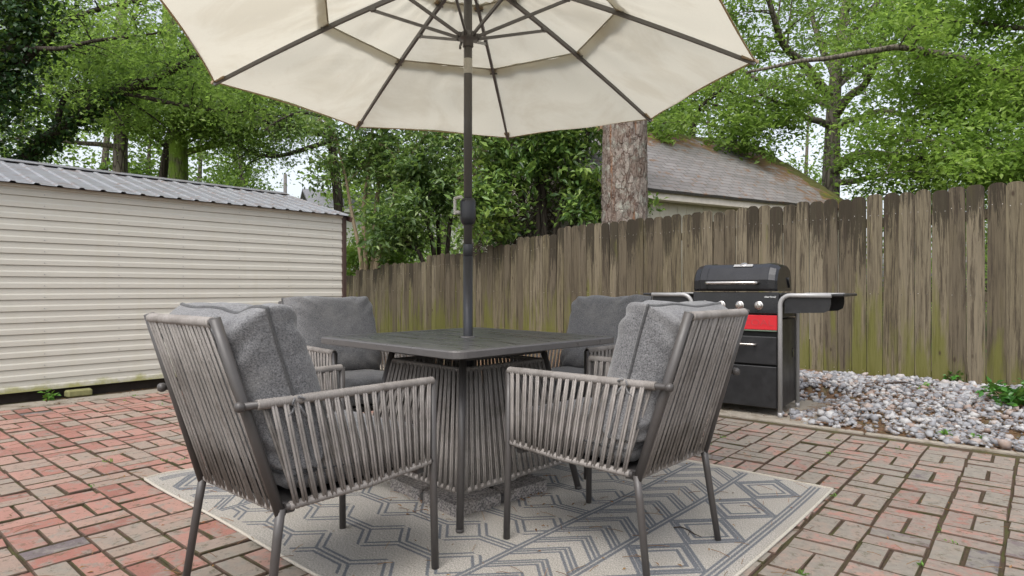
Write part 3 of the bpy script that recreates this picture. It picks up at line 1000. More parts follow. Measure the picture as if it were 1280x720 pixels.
m.lathe([(.022, 1.285), (.028, 1.288), (.037, 1.305), (.0385, 1.32), (.0385, 1.39), (.037, 1.395), (.037, 1.40), (.030, 1.412), (.022, 1.414)], 24)
ck = m.build('crank_housing', M['pole'], um)
m = MB()
m.tube([(-.034, -.005, 1.345), (-.062, -.012, 1.345)], .010, 10)
m.box((-.062, -.012, 1.375), (.014, .018, .085), None, .004)
m.tube([(-.062, -.012, 1.412), (-.028, -.05, 1.414)], .008, 10)
m.build('crank_handle', M['sticker'], ck)
RUN = 2.19
m = MB()
m.lathe([(.0225, RUN - .045), (.026, RUN - .043), (.026, RUN - .012), (.045, RUN - .01), (.047, RUN), (.045, RUN + .016), (.026, RUN + .018), (.026, RUN + .03), (.0225, RUN + .031)], 24)
for k in range(8):
    d_ = rdir(k); p_ = Vector((-d_.y, d_.x, 0))
    for s in (-1, 1): m.box(d_ * .046 + p_ * (s * .0085) + Vector((0, 0, RUN + .004)), (.022, .004, .024), Matrix.Rotation(math.atan2(d_.y, d_.x), 3, 'Z'), .002)
m.tube([(-.03, -.02, RUN - .03), (-.036, -.024, RUN - .05), (-.036, -.024, RUN - .062)], .006, 8)
m.build('runner', M['umb_metal'], um)
m = MB(); m.lathe([(.022, ZA - .03), (.05, ZA - .025), (.05, ZA + .01), (.03, ZA + .015), (.022, ZA + .05), (.004, ZA + .1)], 24); m.build('top_hub', M['umb_metal'], um)
for k in range(8):
    d_ = rdir(k)
    m = MB()
    m.tube([rib_pt(k, t_ / 12, -.012) for t_ in range(0, 13)], [.0145] * 9 + [.0135, .0125, .012, .0115], 4, 0, True, False, (1.0, .72), (0, 0, 1))
    for t_ in (.205, .555):
        p_ = rib_pt(k, t_, -.004); w_ = Vector((-d_.y, d_.x, 0))
        m.box(p_, (.05, .012, .022), Matrix.Rotation(math.atan2(d_.y, d_.x), 3, 'Z'), .003)
        m.tube([p_ - w_ * .022 + Vector((0, 0, -.006)), p_ + w_ * .022 + Vector((0, 0, -.006))], .0045, 8)
    rb_o = m.build('rib', M['umb_metal'], um)
    for t_ in (.205, .545):
        m = MB(); pq = rib_pt(k, t_, .004)
        m.box(pq, (.03, .05, .012), Matrix.Rotation(math.atan2(d_.y, d_.x), 3, 'Z'), .003)
        m.build('vent_tab', M['pocket'], rb_o)
    m = MB()
    pa, pb = rib_pt(k, .955, -.014), rib_pt(k, 1.012, -.004)
    wv = Vector((-d_.y, d_.x, 0))
    m.add([pa - wv * .017, pa + wv * .017, pb + wv * .005, pb - wv * .005, pa - wv * .019 + Vector((0, 0, .022)), pa + wv * .019 + Vector((0, 0, .022)), pb + wv * .006 + Vector((0, 0, .012)), pb - wv * .006 + Vector((0, 0, .012))],
          [(0, 3, 2, 1), (4, 5, 6, 7), (0, 1, 5, 4), (1, 2, 6, 5), (2, 3, 7, 6), (3, 0, 4, 7)])
    m.build('tip_pocket', M['pocket'], rb_o)
    m = MB()
    a_ = d_ * .046 + Vector((0, 0, RUN + .004)); b_ = rib_pt(k, .36, -.03)
    m.tube([a_, b_], .0098, 4, 0, True, False, (1, .75), (0, 0, 1))
    m.box(b_ + Vector((0, 0, .004)), (.03, .022, .02), Matrix.Rotation(math.atan2(d_.y, d_.x), 3, 'Z'), .003)
    m.build('strut', M['umb_metal'], um)
def tier(name, t0, t1, dz0, dz1, sagc, seedk):
    m = MB()
    for k in range(8):
        def fn(u, v, k=k):
            t_ = t0 + (t1 - t0) * v
            dz = dz0 + (dz1 - dz0) * v
            a, b = rib_pt(k, t_, dz), rib_pt(k + 1, t_, dz)
            p = a.lerp(b, u)
            hump = 4 * u * (1 - u)
            d_ = (rdir(k) + rdir(k + 1)).normalized()
            p += Vector((0, 0, 1)) * (-sagc * hump * math.sin(PI * min(1, v * 1.05)) * t_)
            p -= d_ * (.010 * hump * (v ** 6) * t1)           # rim pulled in a little between tips
            p += Vector((0, 0, 1)) * (.008 * hump * (v ** 6)) * t1
            p += d_ * (.002 * hump * ((1 - v) ** 6)) * (1 if t0 > 0 else 0)
            wr = noise.noise(Vector((u * 3 + k * 7, v * 2.5, seedk))) * .016 * hump
            # drawn creases fanning out of the rib clamps
            cr = math.sin((u - .5) * 26 + 3 * noise.noise(Vector((u * 2, v * 2, k)))) * .0045 * hump * (1 - v)
            return p + Vector((0, 0, wr + cr))
        m.grid(fn, 22, 16)
    return m.build(name, M['canopy'], um)
outer = tier('outer_canopy', .535, 1.0, -.003, 0.0, .030, 1.3)
mid = tier('middle_canopy', .185, .585, .002, .016, .020, 5.1)
capc = tier('top_canopy', .0, .235, .010, .020, .01, 9.7)
for nm, ti, cano in (('rim_binding', 1.0, outer), ('vent_hem', .535, outer), ('vent_hem', .19, mid)):
    m = MB()
    ptsb = []
    for k in range(8):
        for i in range(12):
            u = i / 12; hump = 4 * u * (1 - u)
            a, b = rib_pt(k, ti), rib_pt(k + 1, ti)
            d_ = (rdir(k) + rdir(k + 1)).normalized()
            p = a.lerp(b, u)
            if ti == 1.0: p += d_ * (-.010 * hump) + Vector((0, 0, .008 * hump))
            else: p += d_ * (.002 * hump) + Vector((0, 0, -.003))
            ptsb.append(p)
    ptsb.append(ptsb[0])
    m.tube(ptsb, .0045 if ti == 1.0 else .004, 6)
    m.build(nm, M['binding'] if ti == 1.0 else M['canopy'], cano)

# ------------------------------------------------------------------ chairs
def pillow(mb, w, h, t, seed, p=5.0, e=.45, corner=.012, wr=.006, N=44, pinch=.035, ear=0.0):
    """knife edged cushion, x across, z up, y through"""
    def ab(i): return math.sin(PI / 2 * (2 * i / N - 1) * .999)
    ring = []
    def pt(a, b, s):
        x = w / 2 * a * (1 - pinch * (1 - b * b) * abs(a) ** 3); z = h / 2 * b * (1 - pinch * 1.2 * (1 - a * a) * abs(b) ** 3)
        k = max(0, (1 - abs(a) ** p)) * max(0, (1 - abs(b) ** p))
        y = t / 2 * k ** e
        q = Vector((x * 7, z * 7, seed + s * 3))
        y += wr * noise.noise(q) * k ** .3 * 2
        # creases running in from the corners
        c_ = max(0, abs(a) + abs(b) - 1.05)
        y += c_ * corner * math.sin((abs(a) - abs(b)) * 16 + seed) * k ** .3
        edge = .004 * noise.noise(Vector((x * 6, z * 6, seed)))
        return Vector((x + edge * abs(a) ** 4, s * y + .010 * noise.noise(Vector((x * 4, z * 4, seed + 9))), z + (edge * 1.6 - .008 * (1 - (2 * abs(a) - 1) ** 2) * (noise.noise(Vector((x * 5, seed, 0))) + .3) + (.006 * math.cos(a * 6.0 + seed) * ear if b > 0 else 0)) * (abs(b) ** 4)))
    for s in (-1, 1):
        mb.grid(lambda u, v: pt(ab(u * N), ab(v * N), s), N, N, 0, True, s > 0)
    out = [pt(ab(i), -1, 1e-4) for i in range(N)] + [pt(1, ab(i), 1e-4) for i in range(N)] + [pt(ab(i), 1, 1e-4) for i in range(N, 0, -1)] + [pt(-1, ab(i), 1e-4) for i in range(N, 0, -1)]
    return out

BENDF, BENDZ, TOPF, TOPZ = -.239, .342, -.413, .882
def post_f(z): return BENDF + (TOPF - BENDF) * (z - BENDZ) / (TOPZ - BENDZ)
WF, WB, WT = .27, .247, .224
def post_w(z): return WB + (WT - WB) * (z - BENDZ) / (TOPZ - BENDZ)
def wrapped(mb, a, b, r, pitch=.0095, gap=0):
    n_ = max(4, int((b - a).length / (pitch / 2)))
    mb.tube([a.lerp(b, k / n_) for k in range(n_ + 1)], [r + (.0016 if k % 2 else 0) + .0006 * rr.random() for k in range(n_ + 1)], 8)
def make_chair(seed):
    t = empty('patio_chair')
    rc = random.Random(seed)
    for s in (-1, 1):
        m = MB(); m.tube([(s * (WF + .004), .323, .001), (s * WF, .318, .30), (s * (WF - .001), .315, .654)], .0132, 12)
        lg = m.build('leg', M['frame'], t)
        m = MB(); m.tube([(s * .264, -.290, .001), (s * .250, -.252, .27), (s * WB, BENDF, BENDZ + .01)], [.012, .0132, .0140], 12)
        m.build('leg', M['frame'], t)
        m = MB(); m.tube([(s * WB, BENDF, BENDZ - .012), (s * post_w(.6), post_f(.6), .6), (s * WT, TOPF, TOPZ + .012)], .0128, 12, 0, True, True, (1.2, .92), (0, 1, 0))
        m.build('back_post', M['frame'], t)
        m = MB()
        fa, fb_ = Vector((s * WF, .318, .652)), Vector((s * (post_w(.655) + .024), post_f(.655) - .028, .657))
        m.tube([fa, fa.lerp(fb_, .5), fb_], .0105, 10)
        m.lathe([(.002, 0), (.011, .002), (.0145, .008), (.0145, .018), (.0105, .024)], 12, Matrix.Translation(fb_) @ rot_to(fa - fb_) @ Matrix.Translation((0, 0, -.008)))
        ar = m.build('armrest', M['frame'], t)
        m = MB()
        wa, wb_ = fa + Vector((0, -.004, .001)), fa.lerp(fb_, .925)
        wrapped(m, wa, wb_, .0135)
        m.build('armrest_wrap', M['rope'], ar)
        m = MB()
        ra, rm, rb2 = Vector((s * WF, .317, .378)), Vector((s * .262, .06, .358)), Vector((s * (WB + .003), BENDF + .012, BENDZ + .012))
        m.tube([ra, rm, rb2], .0105, 10)
        m.build('side_rail', M['frame'], t)
        m = MB()
        def low(f_): return ra.lerp(rm, f_ * 2) if f_ < .5 else rm.lerp(rb2, f_ * 2 - 1)
        wrapped(m, low(.03), low(.5), .0115, .016); wrapped(m, low(.5), low(.98), .0115, .016)
        ns = 18
        outv = Vector((s, 0, 0))
        for k in range(ns):
            ft = .028 + (.90 - .028) * (k + .5) / ns; fbm = .02 + (.965 - .02) * (k + .5) / ns
            for lay, dx_ in ((.0105, -.26), (-.0105, .30)):
                tt = ft + dx_ / ns * .9 + rc.gauss(0, .0018); tb = fbm - dx_ / ns * .55 + rc.gauss(0, .0022)
                if k == 0 and lay < 0: tt = max(tt, .03)
                strand2(m, fa.lerp(fb_, tt) + outv * lay, low(min(.99, max(.015, tb))) + outv * lay * .9, .0043, (0, 1, 0), rc)
        m.build('arm_rope_panel', M['rope'], t)
    m = MB(); m.tube([(-WT, TOPF, TOPZ), (WT, TOPF, TOPZ)], .011, 10); tr = m.build('top_rail', M['frame'], t)
    m = MB(); wrapped(m, Vector((-WT + .014, TOPF, TOPZ)), Vector((WT - .014, TOPF, TOPZ)), .0142); m.build('top_rail_wrap', M['rope'], tr)
    m = MB(); m.tube([(-WB, BENDF + .004, BENDZ + .004), (WB, BENDF + .004, BENDZ + .004)], .011, 10); m.build('back_rail', M['frame'], t)
    m = MB()
    ns = 17
    for k in range(ns):
        f_ = (k + .5) / ns * 2 - 1 + rc.gauss(0, .011)
        for lay, dx_ in ((-.0115, -.20), (.0115, .20)):
            xt = (f_ + dx_ * 2 / ns) * (WT - .016) + rc.gauss(0, .0014); xb = (f_ - dx_ * 1.2 / ns) * (WB - .016) + rc.gauss(0, .002)
            strand2(m, Vector((xt, TOPF + lay, TOPZ + .002)), Vector((xb, BENDF + .004 + lay, BENDZ + .002)), .0040, (1, 0, 0), rc)
    wrapped(m, Vector((-WB + .016, BENDF + .004, BENDZ + .004)), Vector((WB - .016, BENDF + .004, BENDZ + .004)), .0125, .018)
    m.build('back_rope_panel', M['rope'], t)
    m = MB()
    m.box((0, .04, .357), (.475, .53, .012), None, .004)
    for y in (-.21, .28): m.box((0, y, .345), (.50, .03, .022), None, .003)
    m.build('seat_base', M['frame_dark'], t)
    # seat cushion
    m = MB()
    out = pillow(m, .50, .545, .135, seed + 2.7, 9, .38, .006, .004, 36, .01)
    R = Matrix.Translation((0, .055, .433)) @ Matrix.Rotation(-PI / 2, 4, 'X')
    m.v = [tuple(R @ Vector(p)) for p in m.v]
    sc_ = m.build('seat_cushion', M['fabric'], t)
    m = MB(); m.tube([R @ p for p in out], .0045, 6); m.build('piping', M['piping'], sc_)
    # back cushion, leaning on the ropes
    m = MB()
    out = pillow(m, .535, .485, .24, seed + .4, 7.5, .44, .020, .004, 46, .022, 1.0)
    lean = math.atan2(BENDF - TOPF, TOPZ - BENDZ)
    R = Matrix.Translation((0, post_f(.70) + .138, .688)) @ Matrix.Rotation(lean + .02, 4, 'X') @ Matrix.Rotation(rc.uniform(-.02, .02), 4, 'Y')
    m.v = [tuple(R @ Vector(p)) for p in m.v]
    bc = m.build('back_cushion', M['fabric'], t)
    m = MB(); m.tube([R @ p for p in out], .0064, 6); m.build('piping', M['piping'], bc)
    for s in (-1, 1):
        m = MB()
        c_ = Vector((s * .264, .0, -.035))
        def q(dx, dy, dz): return R @ (c_ + Vector((s * dx, dy, dz)))
        m.tube([q(0, 0, 0), q(.022, -.01, .022), q(.03, -.03, .004), q(.008, -.02, -.012), q(0, 0, 0)], .006, 6, 0, True, True, (1.2, .5))
        m.tube([q(0, 0, 0), q(.018, .015, .02), q(.026, .035, .0), q(.006, .02, -.012), q(0, 0, 0)], .006, 6, 0, True, True, (1.2, .5))
        m.tube([q(.004, 0, 0), q(.014, -.035, -.035), q(.006, -.075, -.055)], .0055, 6, 0, True, True, (1.2, .5))
        m.tube([q(.004, 0, 0), q(.018, .01, -.045), q(.016, .02, -.085)], .0055, 6, 0, True, True, (1.2, .5))
        m.v = [tuple(R @ (c_ + (R.inverted() @ Vector(p) - c_) * .62)) for p in m.v]
        m.build('cushion_tie', M['fabric'], bc)
    return t
GR = 'woven rope patio chairs round the table'
poses = [(-.685, 2.10, .867, 1, 'near left grey rope chair with its slatted back toward the camera and facing right'),
         (.402, 2.406, 2.403, 2, 'grey rope chair in front of the black grill, its slanted back to the right'),
         (-.90, 3.49, -.80, 3, 'grey rope chair on the far shed side of the table, back cushion against cream siding'),
         (.415, 3.60, -2.36, 4, 'grey rope chair on the far fence side of the table, back cushion against the fence')]
for i, (x, y, a, sd, lb) in enumerate(poses):
    t = make_chair(sd)
    t.location = (x, y, .0085 if i in (1,) else .006); t.rotation_euler = (0, 0, a - PI / 2)
    tag(t, lb, 'chair', GR)

for ch in bpy.data.objects:
    if ch.name == 'seat_cushion':
        m = MB(); m.box((.20, .345, .462), (.048, .0015, .034), Euler((.1, .05, -.1)).to_matrix(), .0005)
        m.build('care_tag', M['whitemark'], ch)
# ------------------------------------------------------------------ grill
GF = Vector((2.032, 4.718, .0)); GX = Vector((.79, -.61, 0)).normalized(); GB = Vector((-GX.y, GX.x, 0))
if GB.y < 0: GB = -GB
gr = empty('gas_grill', GF, math.atan2(GX.y, GX.x))        # local x to the right, local y to the back
tag(gr, 'black gas grill with red band and grey tube legs on the concrete pad', 'grill')
GW, GD = .69, .50
m = MB()
m.box((-GW / 2, GD / 2 + .02, .40), (GW - .03, GD - .05, .68), None, .004)
m.box((-GW / 2, GD / 2 + .015, .845), (GW - .004, GD - .02, .19), None, .008)
body = m.build('cabinet', M['blackmat'], gr)
m = MB()
m.box((-GW / 2, .0, .865), (GW - .02, .03, .165), Euler((-.05, 0, 0)).to_matrix(), .005)
pan = m.build('control_panel', M['black'], gr)
for wx in (-.125 * 0 - .155, -.30, -.445, -.58):
    m = MB()
    Mk = Matrix.Translation((wx, -.016, .845)) @ Matrix.Rotation(PI / 2, 4, 'X')
    m.lathe([(.034, 0), (.034, .004), (.030, .007), (.024, .008), (.024, .024), (.021, .028), (.005, .029)], 24, Mk)
    m.box(Mk @ Vector((0, 0, .031)), (.008, .012, .040), None, .003)
    m.build('knob', M['steel'], pan)
m = MB(); m.box((-GW / 2, -.004, .715), (GW - .045, .026, .112), None, .003); band = m.build('red_band', M['red'], gr)
def text_mesh(body_, size, mat, name, parent, Mx, ext=.001):
    cu = bpy.data.curves.new(name, 'FONT'); cu.body = body_; cu.size = size; cu.extrude = ext; cu.align_x = 'CENTER'; cu.align_y = 'CENTER'
    to = bpy.data.objects.new(name, cu); COL.objects.link(to)
    dg = bpy.context.evaluated_depsgraph_get()
    me = bpy.data.meshes.new_from_object(to.evaluated_get(dg))
    bpy.data.objects.remove(to, do_unlink=True)
    me.materials.clear(); me.materials.append(mat)
    me.transform(Mx)
    me.name = name
    return put(bpy.data.objects.new(name, me), parent)
ft = Matrix.Rotation(PI / 2, 4, 'X')
text_mesh('GAS2COAL', .075, M['redtext'], 'band_lettering', band, Matrix.Translation((-.265, -.0175, .712)) @ ft @ Matrix.Diagonal((1.15, .9, 1, 1)))
text_mesh('char\u2022broil', .021, M['whitemark'], 'maker_mark', pan, Matrix.Translation((-.072, -.0185, .912)) @ Matrix.Rotation(-.05, 4, 'X') @ ft)
m = MB(); m.box((-GW / 2, -.006, .652), (GW - .05, .022, .010), None, .002); m.build('tray_edge', M['greyline'], gr)
m = MB(); m.box((-GW / 2, -.003, .50), (GW - .05, .03, .215), None, .006); dr = m.build('upper_drawer', M['blackmat'], gr)
m = MB(); m.tube([(-.50, -.014, .545), (-.50, -.046, .545), (-.485, -.05, .545), (-.195, -.05, .545), (-.18, -.046, .545), (-.18, -.014, .545)], .0085, 10); m.build('drawer_handle', M['steel'], dr)
m = MB(); m.box((-GW / 2, -.003, .222), (GW - .05, .03, .315), None, .006); m.build('lower_door', M['blackmat'], gr)
# lid
prof = [(.00, .955), (-.012, .975), (-.012, 1.045), (.002, 1.088), (.045, 1.142), (.10, 1.170), (.22, 1.179), (.35, 1.175), (.42, 1.148), (.455, 1.09), (.475, 1.02), (.475, .955)]
m = MB()
x0, x1 = -GW + .005, -.03
def lidring(x, s):
    cy_, cz_ = .23, .955
    return [Vector((x, cy_ + (y - cy_) * s, cz_ + (z - cz_) * s)) for y, z in prof]
st_ = [(x0, .86), (x0 + .015, .93), (x0 + .06, .985), (x0 + .065, 1.0), (x0 + .12, 1.0), (x0 + .122, .985), (x1 - .122, .985), (x1 - .12, 1.0), (x1 - .065, 1.0), (x1 - .06, .985), (x1 - .015, .93), (x1, .86)]
vs = []; n_ = len(prof)
for x, s in st_: vs += lidring(x, s)
fs = [(i * n_ + j, i * n_ + j + 1, (i + 1) * n_ + j + 1, (i + 1) * n_ + j) for i in range(len(st_) - 1) for j in range(n_ - 1)]
m.add(vs, fs)
m.f += [list(range(n_)), [(len(st_) - 1) * n_ + j for j in range(n_)][::-1]]; m.m += [0, 0]; m.s += [False, False]
lid = m.build('lid', M['black'], gr)
m = MB(); m.tube([(-GW + .135, -.012, 1.02), (-GW + .135, -.05, 1.02), (-GW + .15, -.055, 1.02), (-.185, -.055, 1.02), (-.17, -.05, 1.02), (-.17, -.012, 1.02)], .0125, 12); m.build('lid_handle', M['steel'], lid)
m = MB(); m.lathe([(.028, 0), (.028, .008), (.024, .012), (.004, .012)], 20, Matrix.Translation((-.30, .085, 1.160)) @ Matrix.Rotation(.55, 4, 'X')); m.build('thermometer', M['steel'], lid)
m = MB(); m.box((-.30, .07, 1.158), (.15, .03, .006), Euler((.62, 0, 0)).to_matrix(), .002); m.build('lid_badge', M['tubegrey'], lid)
# end vents of the lid
m = MB(); m.tube([(x1 + .002, .36, .985), (x1 + .004, .33, 1.03), (x1 + .004, .31, 1.06)], .008, 8); m.build('lid_hinge', M['blackmat'], lid)
# tube legs running up into the side shelf rails
def leg_tube(xs_, y, sgn, run):
    p = [(xs_, y, .0), (xs_, y, .85)]
    for k in range(1, 7):
        a = PI / 2 * k / 6
        p.append((xs_ + sgn * .075 * (1 - math.cos(a)), y, .85 + .075 * math.sin(a)))
    p.append((xs_ + sgn * run, y, .925))
    return p
for y in (-.018, GD + .005):
    for xs_, sgn in ((.0, 1), (-GW, -1)):
        m = MB(); m.tube(leg_tube(xs_, y, sgn, .35), .0165, 12)
        m.lathe([(.0175, -.001), (.0175, .04)], 12, Matrix.Translation((xs_, y, .0)))
        m.build('leg', M['tubegrey'], gr)
for sgn, xs_ in ((1, .0), (-1, -GW)):
    m = MB()
    m.box((xs_ + sgn * .215, GD / 2, .924), (.37, GD - .02, .018), None, .005)
    m.box((xs_ + sgn * .395, GD / 2, .928), (.075, GD + .05, .020), None, .006)
    for y in (-.01, GD - .002):
        Mx = Matrix(((1, 0, 0, 0), (0, 0, 1, y), (0, 1, 0, 0), (0, 0, 0, 1)))
        pl = [(xs_ + sgn * .03, .79), (xs_ + sgn * .30, .80), (xs_ + sgn * .335, .82), (xs_ + sgn * .345, .86), (xs_ + sgn * .345, .917), (xs_ + sgn * .03, .917)]
        if sgn < 0: pl = pl[::-1]
        m.prism(pl, 0, .006, Mx)
    m.build('side_shelf', M['blackmat'], gr)
m = MB()
Mx = Matrix(((0, 0, 1, -.0155), (1, 0, 0, 0), (0, 1, 0, 0), (0, 0, 0, 1)))
m.prism([(.03, .065), (GD - .02, .065), (GD - .02, .72), (.03, .74)], 0, .006, Mx)
sp = m.build('side_panel', M['blackmat'], gr)
m = MB(); m.lathe([(.026, 0), (.03, .001), (.03, .004), (.026, .005)], 20, Matrix.Translation((-.0095, .40, .46)) @ Matrix.Rotation(PI / 2, 4, 'Y') @ Matrix.Diagonal((1.3, .8, 1, 1))); m.build('finger_hole', M['black'], sp)
m = MB(); m.tube([(-.50, .03, .062), (-.505, .02, .03), (-.50, .012, .007)], .012, 8); m.build('centre_foot', M['tubegrey'], gr)

# ------------------------------------------------------------------ houses
def house_right():
    GOFF = .85
    E0 = Vector((2.22, 10.2, 0)); D = Vector((.865, .5, 0)).normalized(); N_ = Vector((-D.y, D.x, 0))
    h = empty('garage_house', E0 - D * GOFF, math.atan2(D.y, D.x))     # local x along the eave, y away
    tag(h, 'cream boarded garage with a mossy grey shingle roof behind the fence', 'building')
    Lh = GOFF + 5.75; Wd = 4.9; ez, rz_ = 2.62, 4.46
    m = MB()
    m.box((Lh / 2 - .15, Wd / 2, 1.25), (Lh - .5, Wd - .5, 2.62), None, 0)
    Mx = Matrix(((0, 0, 1, 0), (1, 0, 0, 0), (0, 1, 0, 0), (0, 0, 0, 1)))
    m.prism([(.3, 2.56), (Wd - .3, 2.56), (Wd / 2, rz_ - .12)], .14, Lh - .42, Mx)
    for k in range(int(Lh / .21)):
        m.box((.3 + k * .21, .247, 1.28), (.012, .008, 2.5), None)
    m.build('wall', M['house'], h)
    m = MB(); m.box((Lh / 2, .012, ez - .09), (Lh, .025, .17), None, .004); m.build('fascia', M['fascia'], h)
    m = MB(); m.box((Lh / 2, .13, ez - .16), (Lh - .05, .22, .015), None); m.build('soffit', M['fascia'], h)
    me = bpy.data.meshes.new('shingle_roof')
    vs = []; fs = []; uv = []; ed = []
    nx_, ny_ = 60, 16
    slp = math.hypot(Wd / 2, rz_ - ez)
    for sgn in (1, -1):
        b = len(vs)
        for i in range(nx_ + 1):
            for j in range(ny_ + 1):
                x = -.1 + (Lh + .15) * i / nx_; f_ = j / ny_
                y = -.08 + (Wd / 2 + .08) * f_
                z = ez + (rz_ - ez) * f_ - .02 + .018 * noise.noise(Vector((x * 1.3, y * 1.3, sgn)))
                dip = .06 * math.sin(PI * i / nx_)
                z -= dip * f_
                vs.append((x, y if sgn > 0 else Wd - y, z)); uv.append((x, f_ * slp))
                ed.append(min((Lh + .05 - x) * .8, (1 - f_) * slp * 1.1 + .15))
        for i in range(nx_):
            for j in range(ny_):
                a = b + i * (ny_ + 1) + j
                q = (a, a + ny_ + 1, a + ny_ + 2, a + 1)
                fs.append(q if sgn > 0 else q[::-1])
    me.from_pydata(vs, [], fs)
    ul = me.uv_layers.new(name='UVMap')
    for lp in me.loops: ul.data[lp.index].uv = uv[lp.vertex_index]
    at = me.attributes.new('edge', 'FLOAT', 'POINT'); at.data.foreach_set('value', ed)
    me.materials.append(M['shingle'])
    ro = put(bpy.data.objects.new('shingle_roof', me), h)
    md = ro.modifiers.new('Solid', 'SOLIDIFY'); md.thickness = .05; md.offset = -1
    # moss cushions along the ridge and the rake
    m = MB(); rm = random.Random(8)
    for k in range(230):
        if rm.random() < .45:
            x, f_ = rm.uniform(1.6, Lh), 1 - abs(rm.gauss(0, .02))
        else:
            f_ = rm.uniform(.05, 1); x = Lh - .0 - abs(rm.gauss(0, .16))
        y = -.08 + (Wd / 2 + .08) * f_
        z = ez + (rz_ - ez) * f_ - .02 - .06 * math.sin(PI * (x + .1) / (Lh + .15)) * f_
        r_ = rm.uniform(.05, .14)
        m.lathe([(r_, -.02), (r_ * .85, r_ * .22), (r_ * .45, r_ * .36), (.01, r_ * .40)], 8, Matrix.Translation((x, y, z - .01)) @ Matrix.Rotation(.64, 4, 'X') @ Matrix.Diagonal((1.3, 1.3, .55, 1)))
    m.build('moss', M['mossroof'], ro)
    m = MB(); m.box((GOFF + .33, .238, 1.72), (.55, .03, .7), None, .006)
    wf = m.build('window', M['fascia'], h)
    m = MB(); m.box((GOFF + .33, .224, 1.72), (.45, .012, .6), None); m.build('pane', M['glass'], wf)
M['mossroof'] = mat_simple('roof_moss', (.085, .085, .02), .95, 0, .5, 12, .4)
house_right()
def house_far():
    Yd = 30.0
    D = Vector((.9, .44, 0)).normalized(); N_ = Vector((-D.y, D.x, 0))
    ez, rz_ = 4.9, 5.95
    G = Vector((-9.4, Yd, 0))      # near bottom corner of the gable
    h = empty('distant_house', G, math.atan2(D.y, D.x))
    tag(h, 'distant white gabled house with a grey roof beyond the shed', 'building')
    Lh, Wd = 12.0, 4.6
    m = MB()
    Mx = Matrix(((0, 0, 1, 0), (1, 0, 0, 0), (0, 1, 0, 0), (0, 0, 0, 1)))
    m.prism([(0, -.1), (Wd, -.1), (Wd, ez), (Wd / 2, rz_), (0, ez)], 0, Lh, Mx)
    m.build('wall', M['white'], h)
    m = MB()
    s = (rz_ - ez) / (Wd / 2); a = math.atan(s); ln = (Wd / 2 + .35) / math.cos(a)
    m.box((Lh / 2, Wd / 4 - .17, ez + s * (Wd / 4 - .17) + .07), (Lh + .7, ln, .1), Euler((a, 0, 0)).to_matrix())
    m.box((Lh / 2, Wd * .75 + .17, ez + s * (Wd / 4 - .17) + .07), (Lh + .7, ln, .1), Euler((-a, 0, 0)).to_matrix())
    m.build('roof', M['greyroof'], h)
    m = MB()
    m.box((Lh / 2, -.36, ez - .16), (Lh + .7, .05, .16), None); m.build('fascia', M['white'], h)
    m = MB(); m.box((-.02, Wd / 2, ez + .1), (.05, .35, .45), None); m.build('gable_vent', M['greyroof'], h)
house_far()
m = MB(); m.tube([(0, 0, -.1), (.03, 0, 8.1)], [.15, .10], 10)
up_ = m.build('utility_pole', M['polewood'], None, (-14.2, 39.0, 0))
tag(up_, 'slim dark utility pole rising beyond the shed roof', 'utility pole')

# ------------------------------------------------------------------ trees
def leaf_arrays(P, size, flat=1.2, droop=.2, asp=.5, seed=0, updir=None):
    """one folded leaf blade per point"""
    r_ = np.random.RandomState(seed)
    n = len(P)
    nrm = r_.randn(n, 3); nrm[:, 2] = np.abs(nrm[:, 2]) * .6 + flat
    nrm /= np.linalg.norm(nrm, axis=1)[:, None]
    d = r_.randn(n, 3); d[:, 2] -= droop
    d -= nrm * (d * nrm).sum(1)[:, None]
    d /= np.linalg.norm(d, axis=1)[:, None]
    w = np.cross(nrm, d)
    s = size * r_.uniform(.45, 1.5, n)[:, None]
    fold = nrm * (.10 * s)
    a = P; t = P + d * s - nrm * s * .12; c = P + d * s * .48
    l = c + w * s * asp * .5 + fold; r2 = c - w * s * asp * .5 + fold
    V = np.stack([a, l, t, r2], 1).reshape(-1, 3)
    b = np.arange(n)[:, None] * 4
    F = np.concatenate([b + np.array([[0, 2, 1]]), b + np.array([[0, 3, 2]])], 0)
    return V, F

def smooth_path(pts, k=4):
    """Catmull-Rom through the given points"""
    P = [Vector(p) for p in pts]
    if len(P) < 3: return [P[0].lerp(P[-1], i / k) for i in range(k + 1)]
    out = []
    for i in range(len(P) - 1):
        p0 = P[max(i - 1, 0)]; p1 = P[i]; p2 = P[i + 1]; p3 = P[min(i + 2, len(P) - 1)]
        for j in range(k):
            t = j / k
            out.append(.5 * ((2 * p1) + (p2 - p0) * t + (2 * p0 - 5 * p1 + 4 * p2 - p3) * t * t + (3 * p1 - p0 - 3 * p2 + p3) * t ** 3))
    out.append(P[-1])
    return out

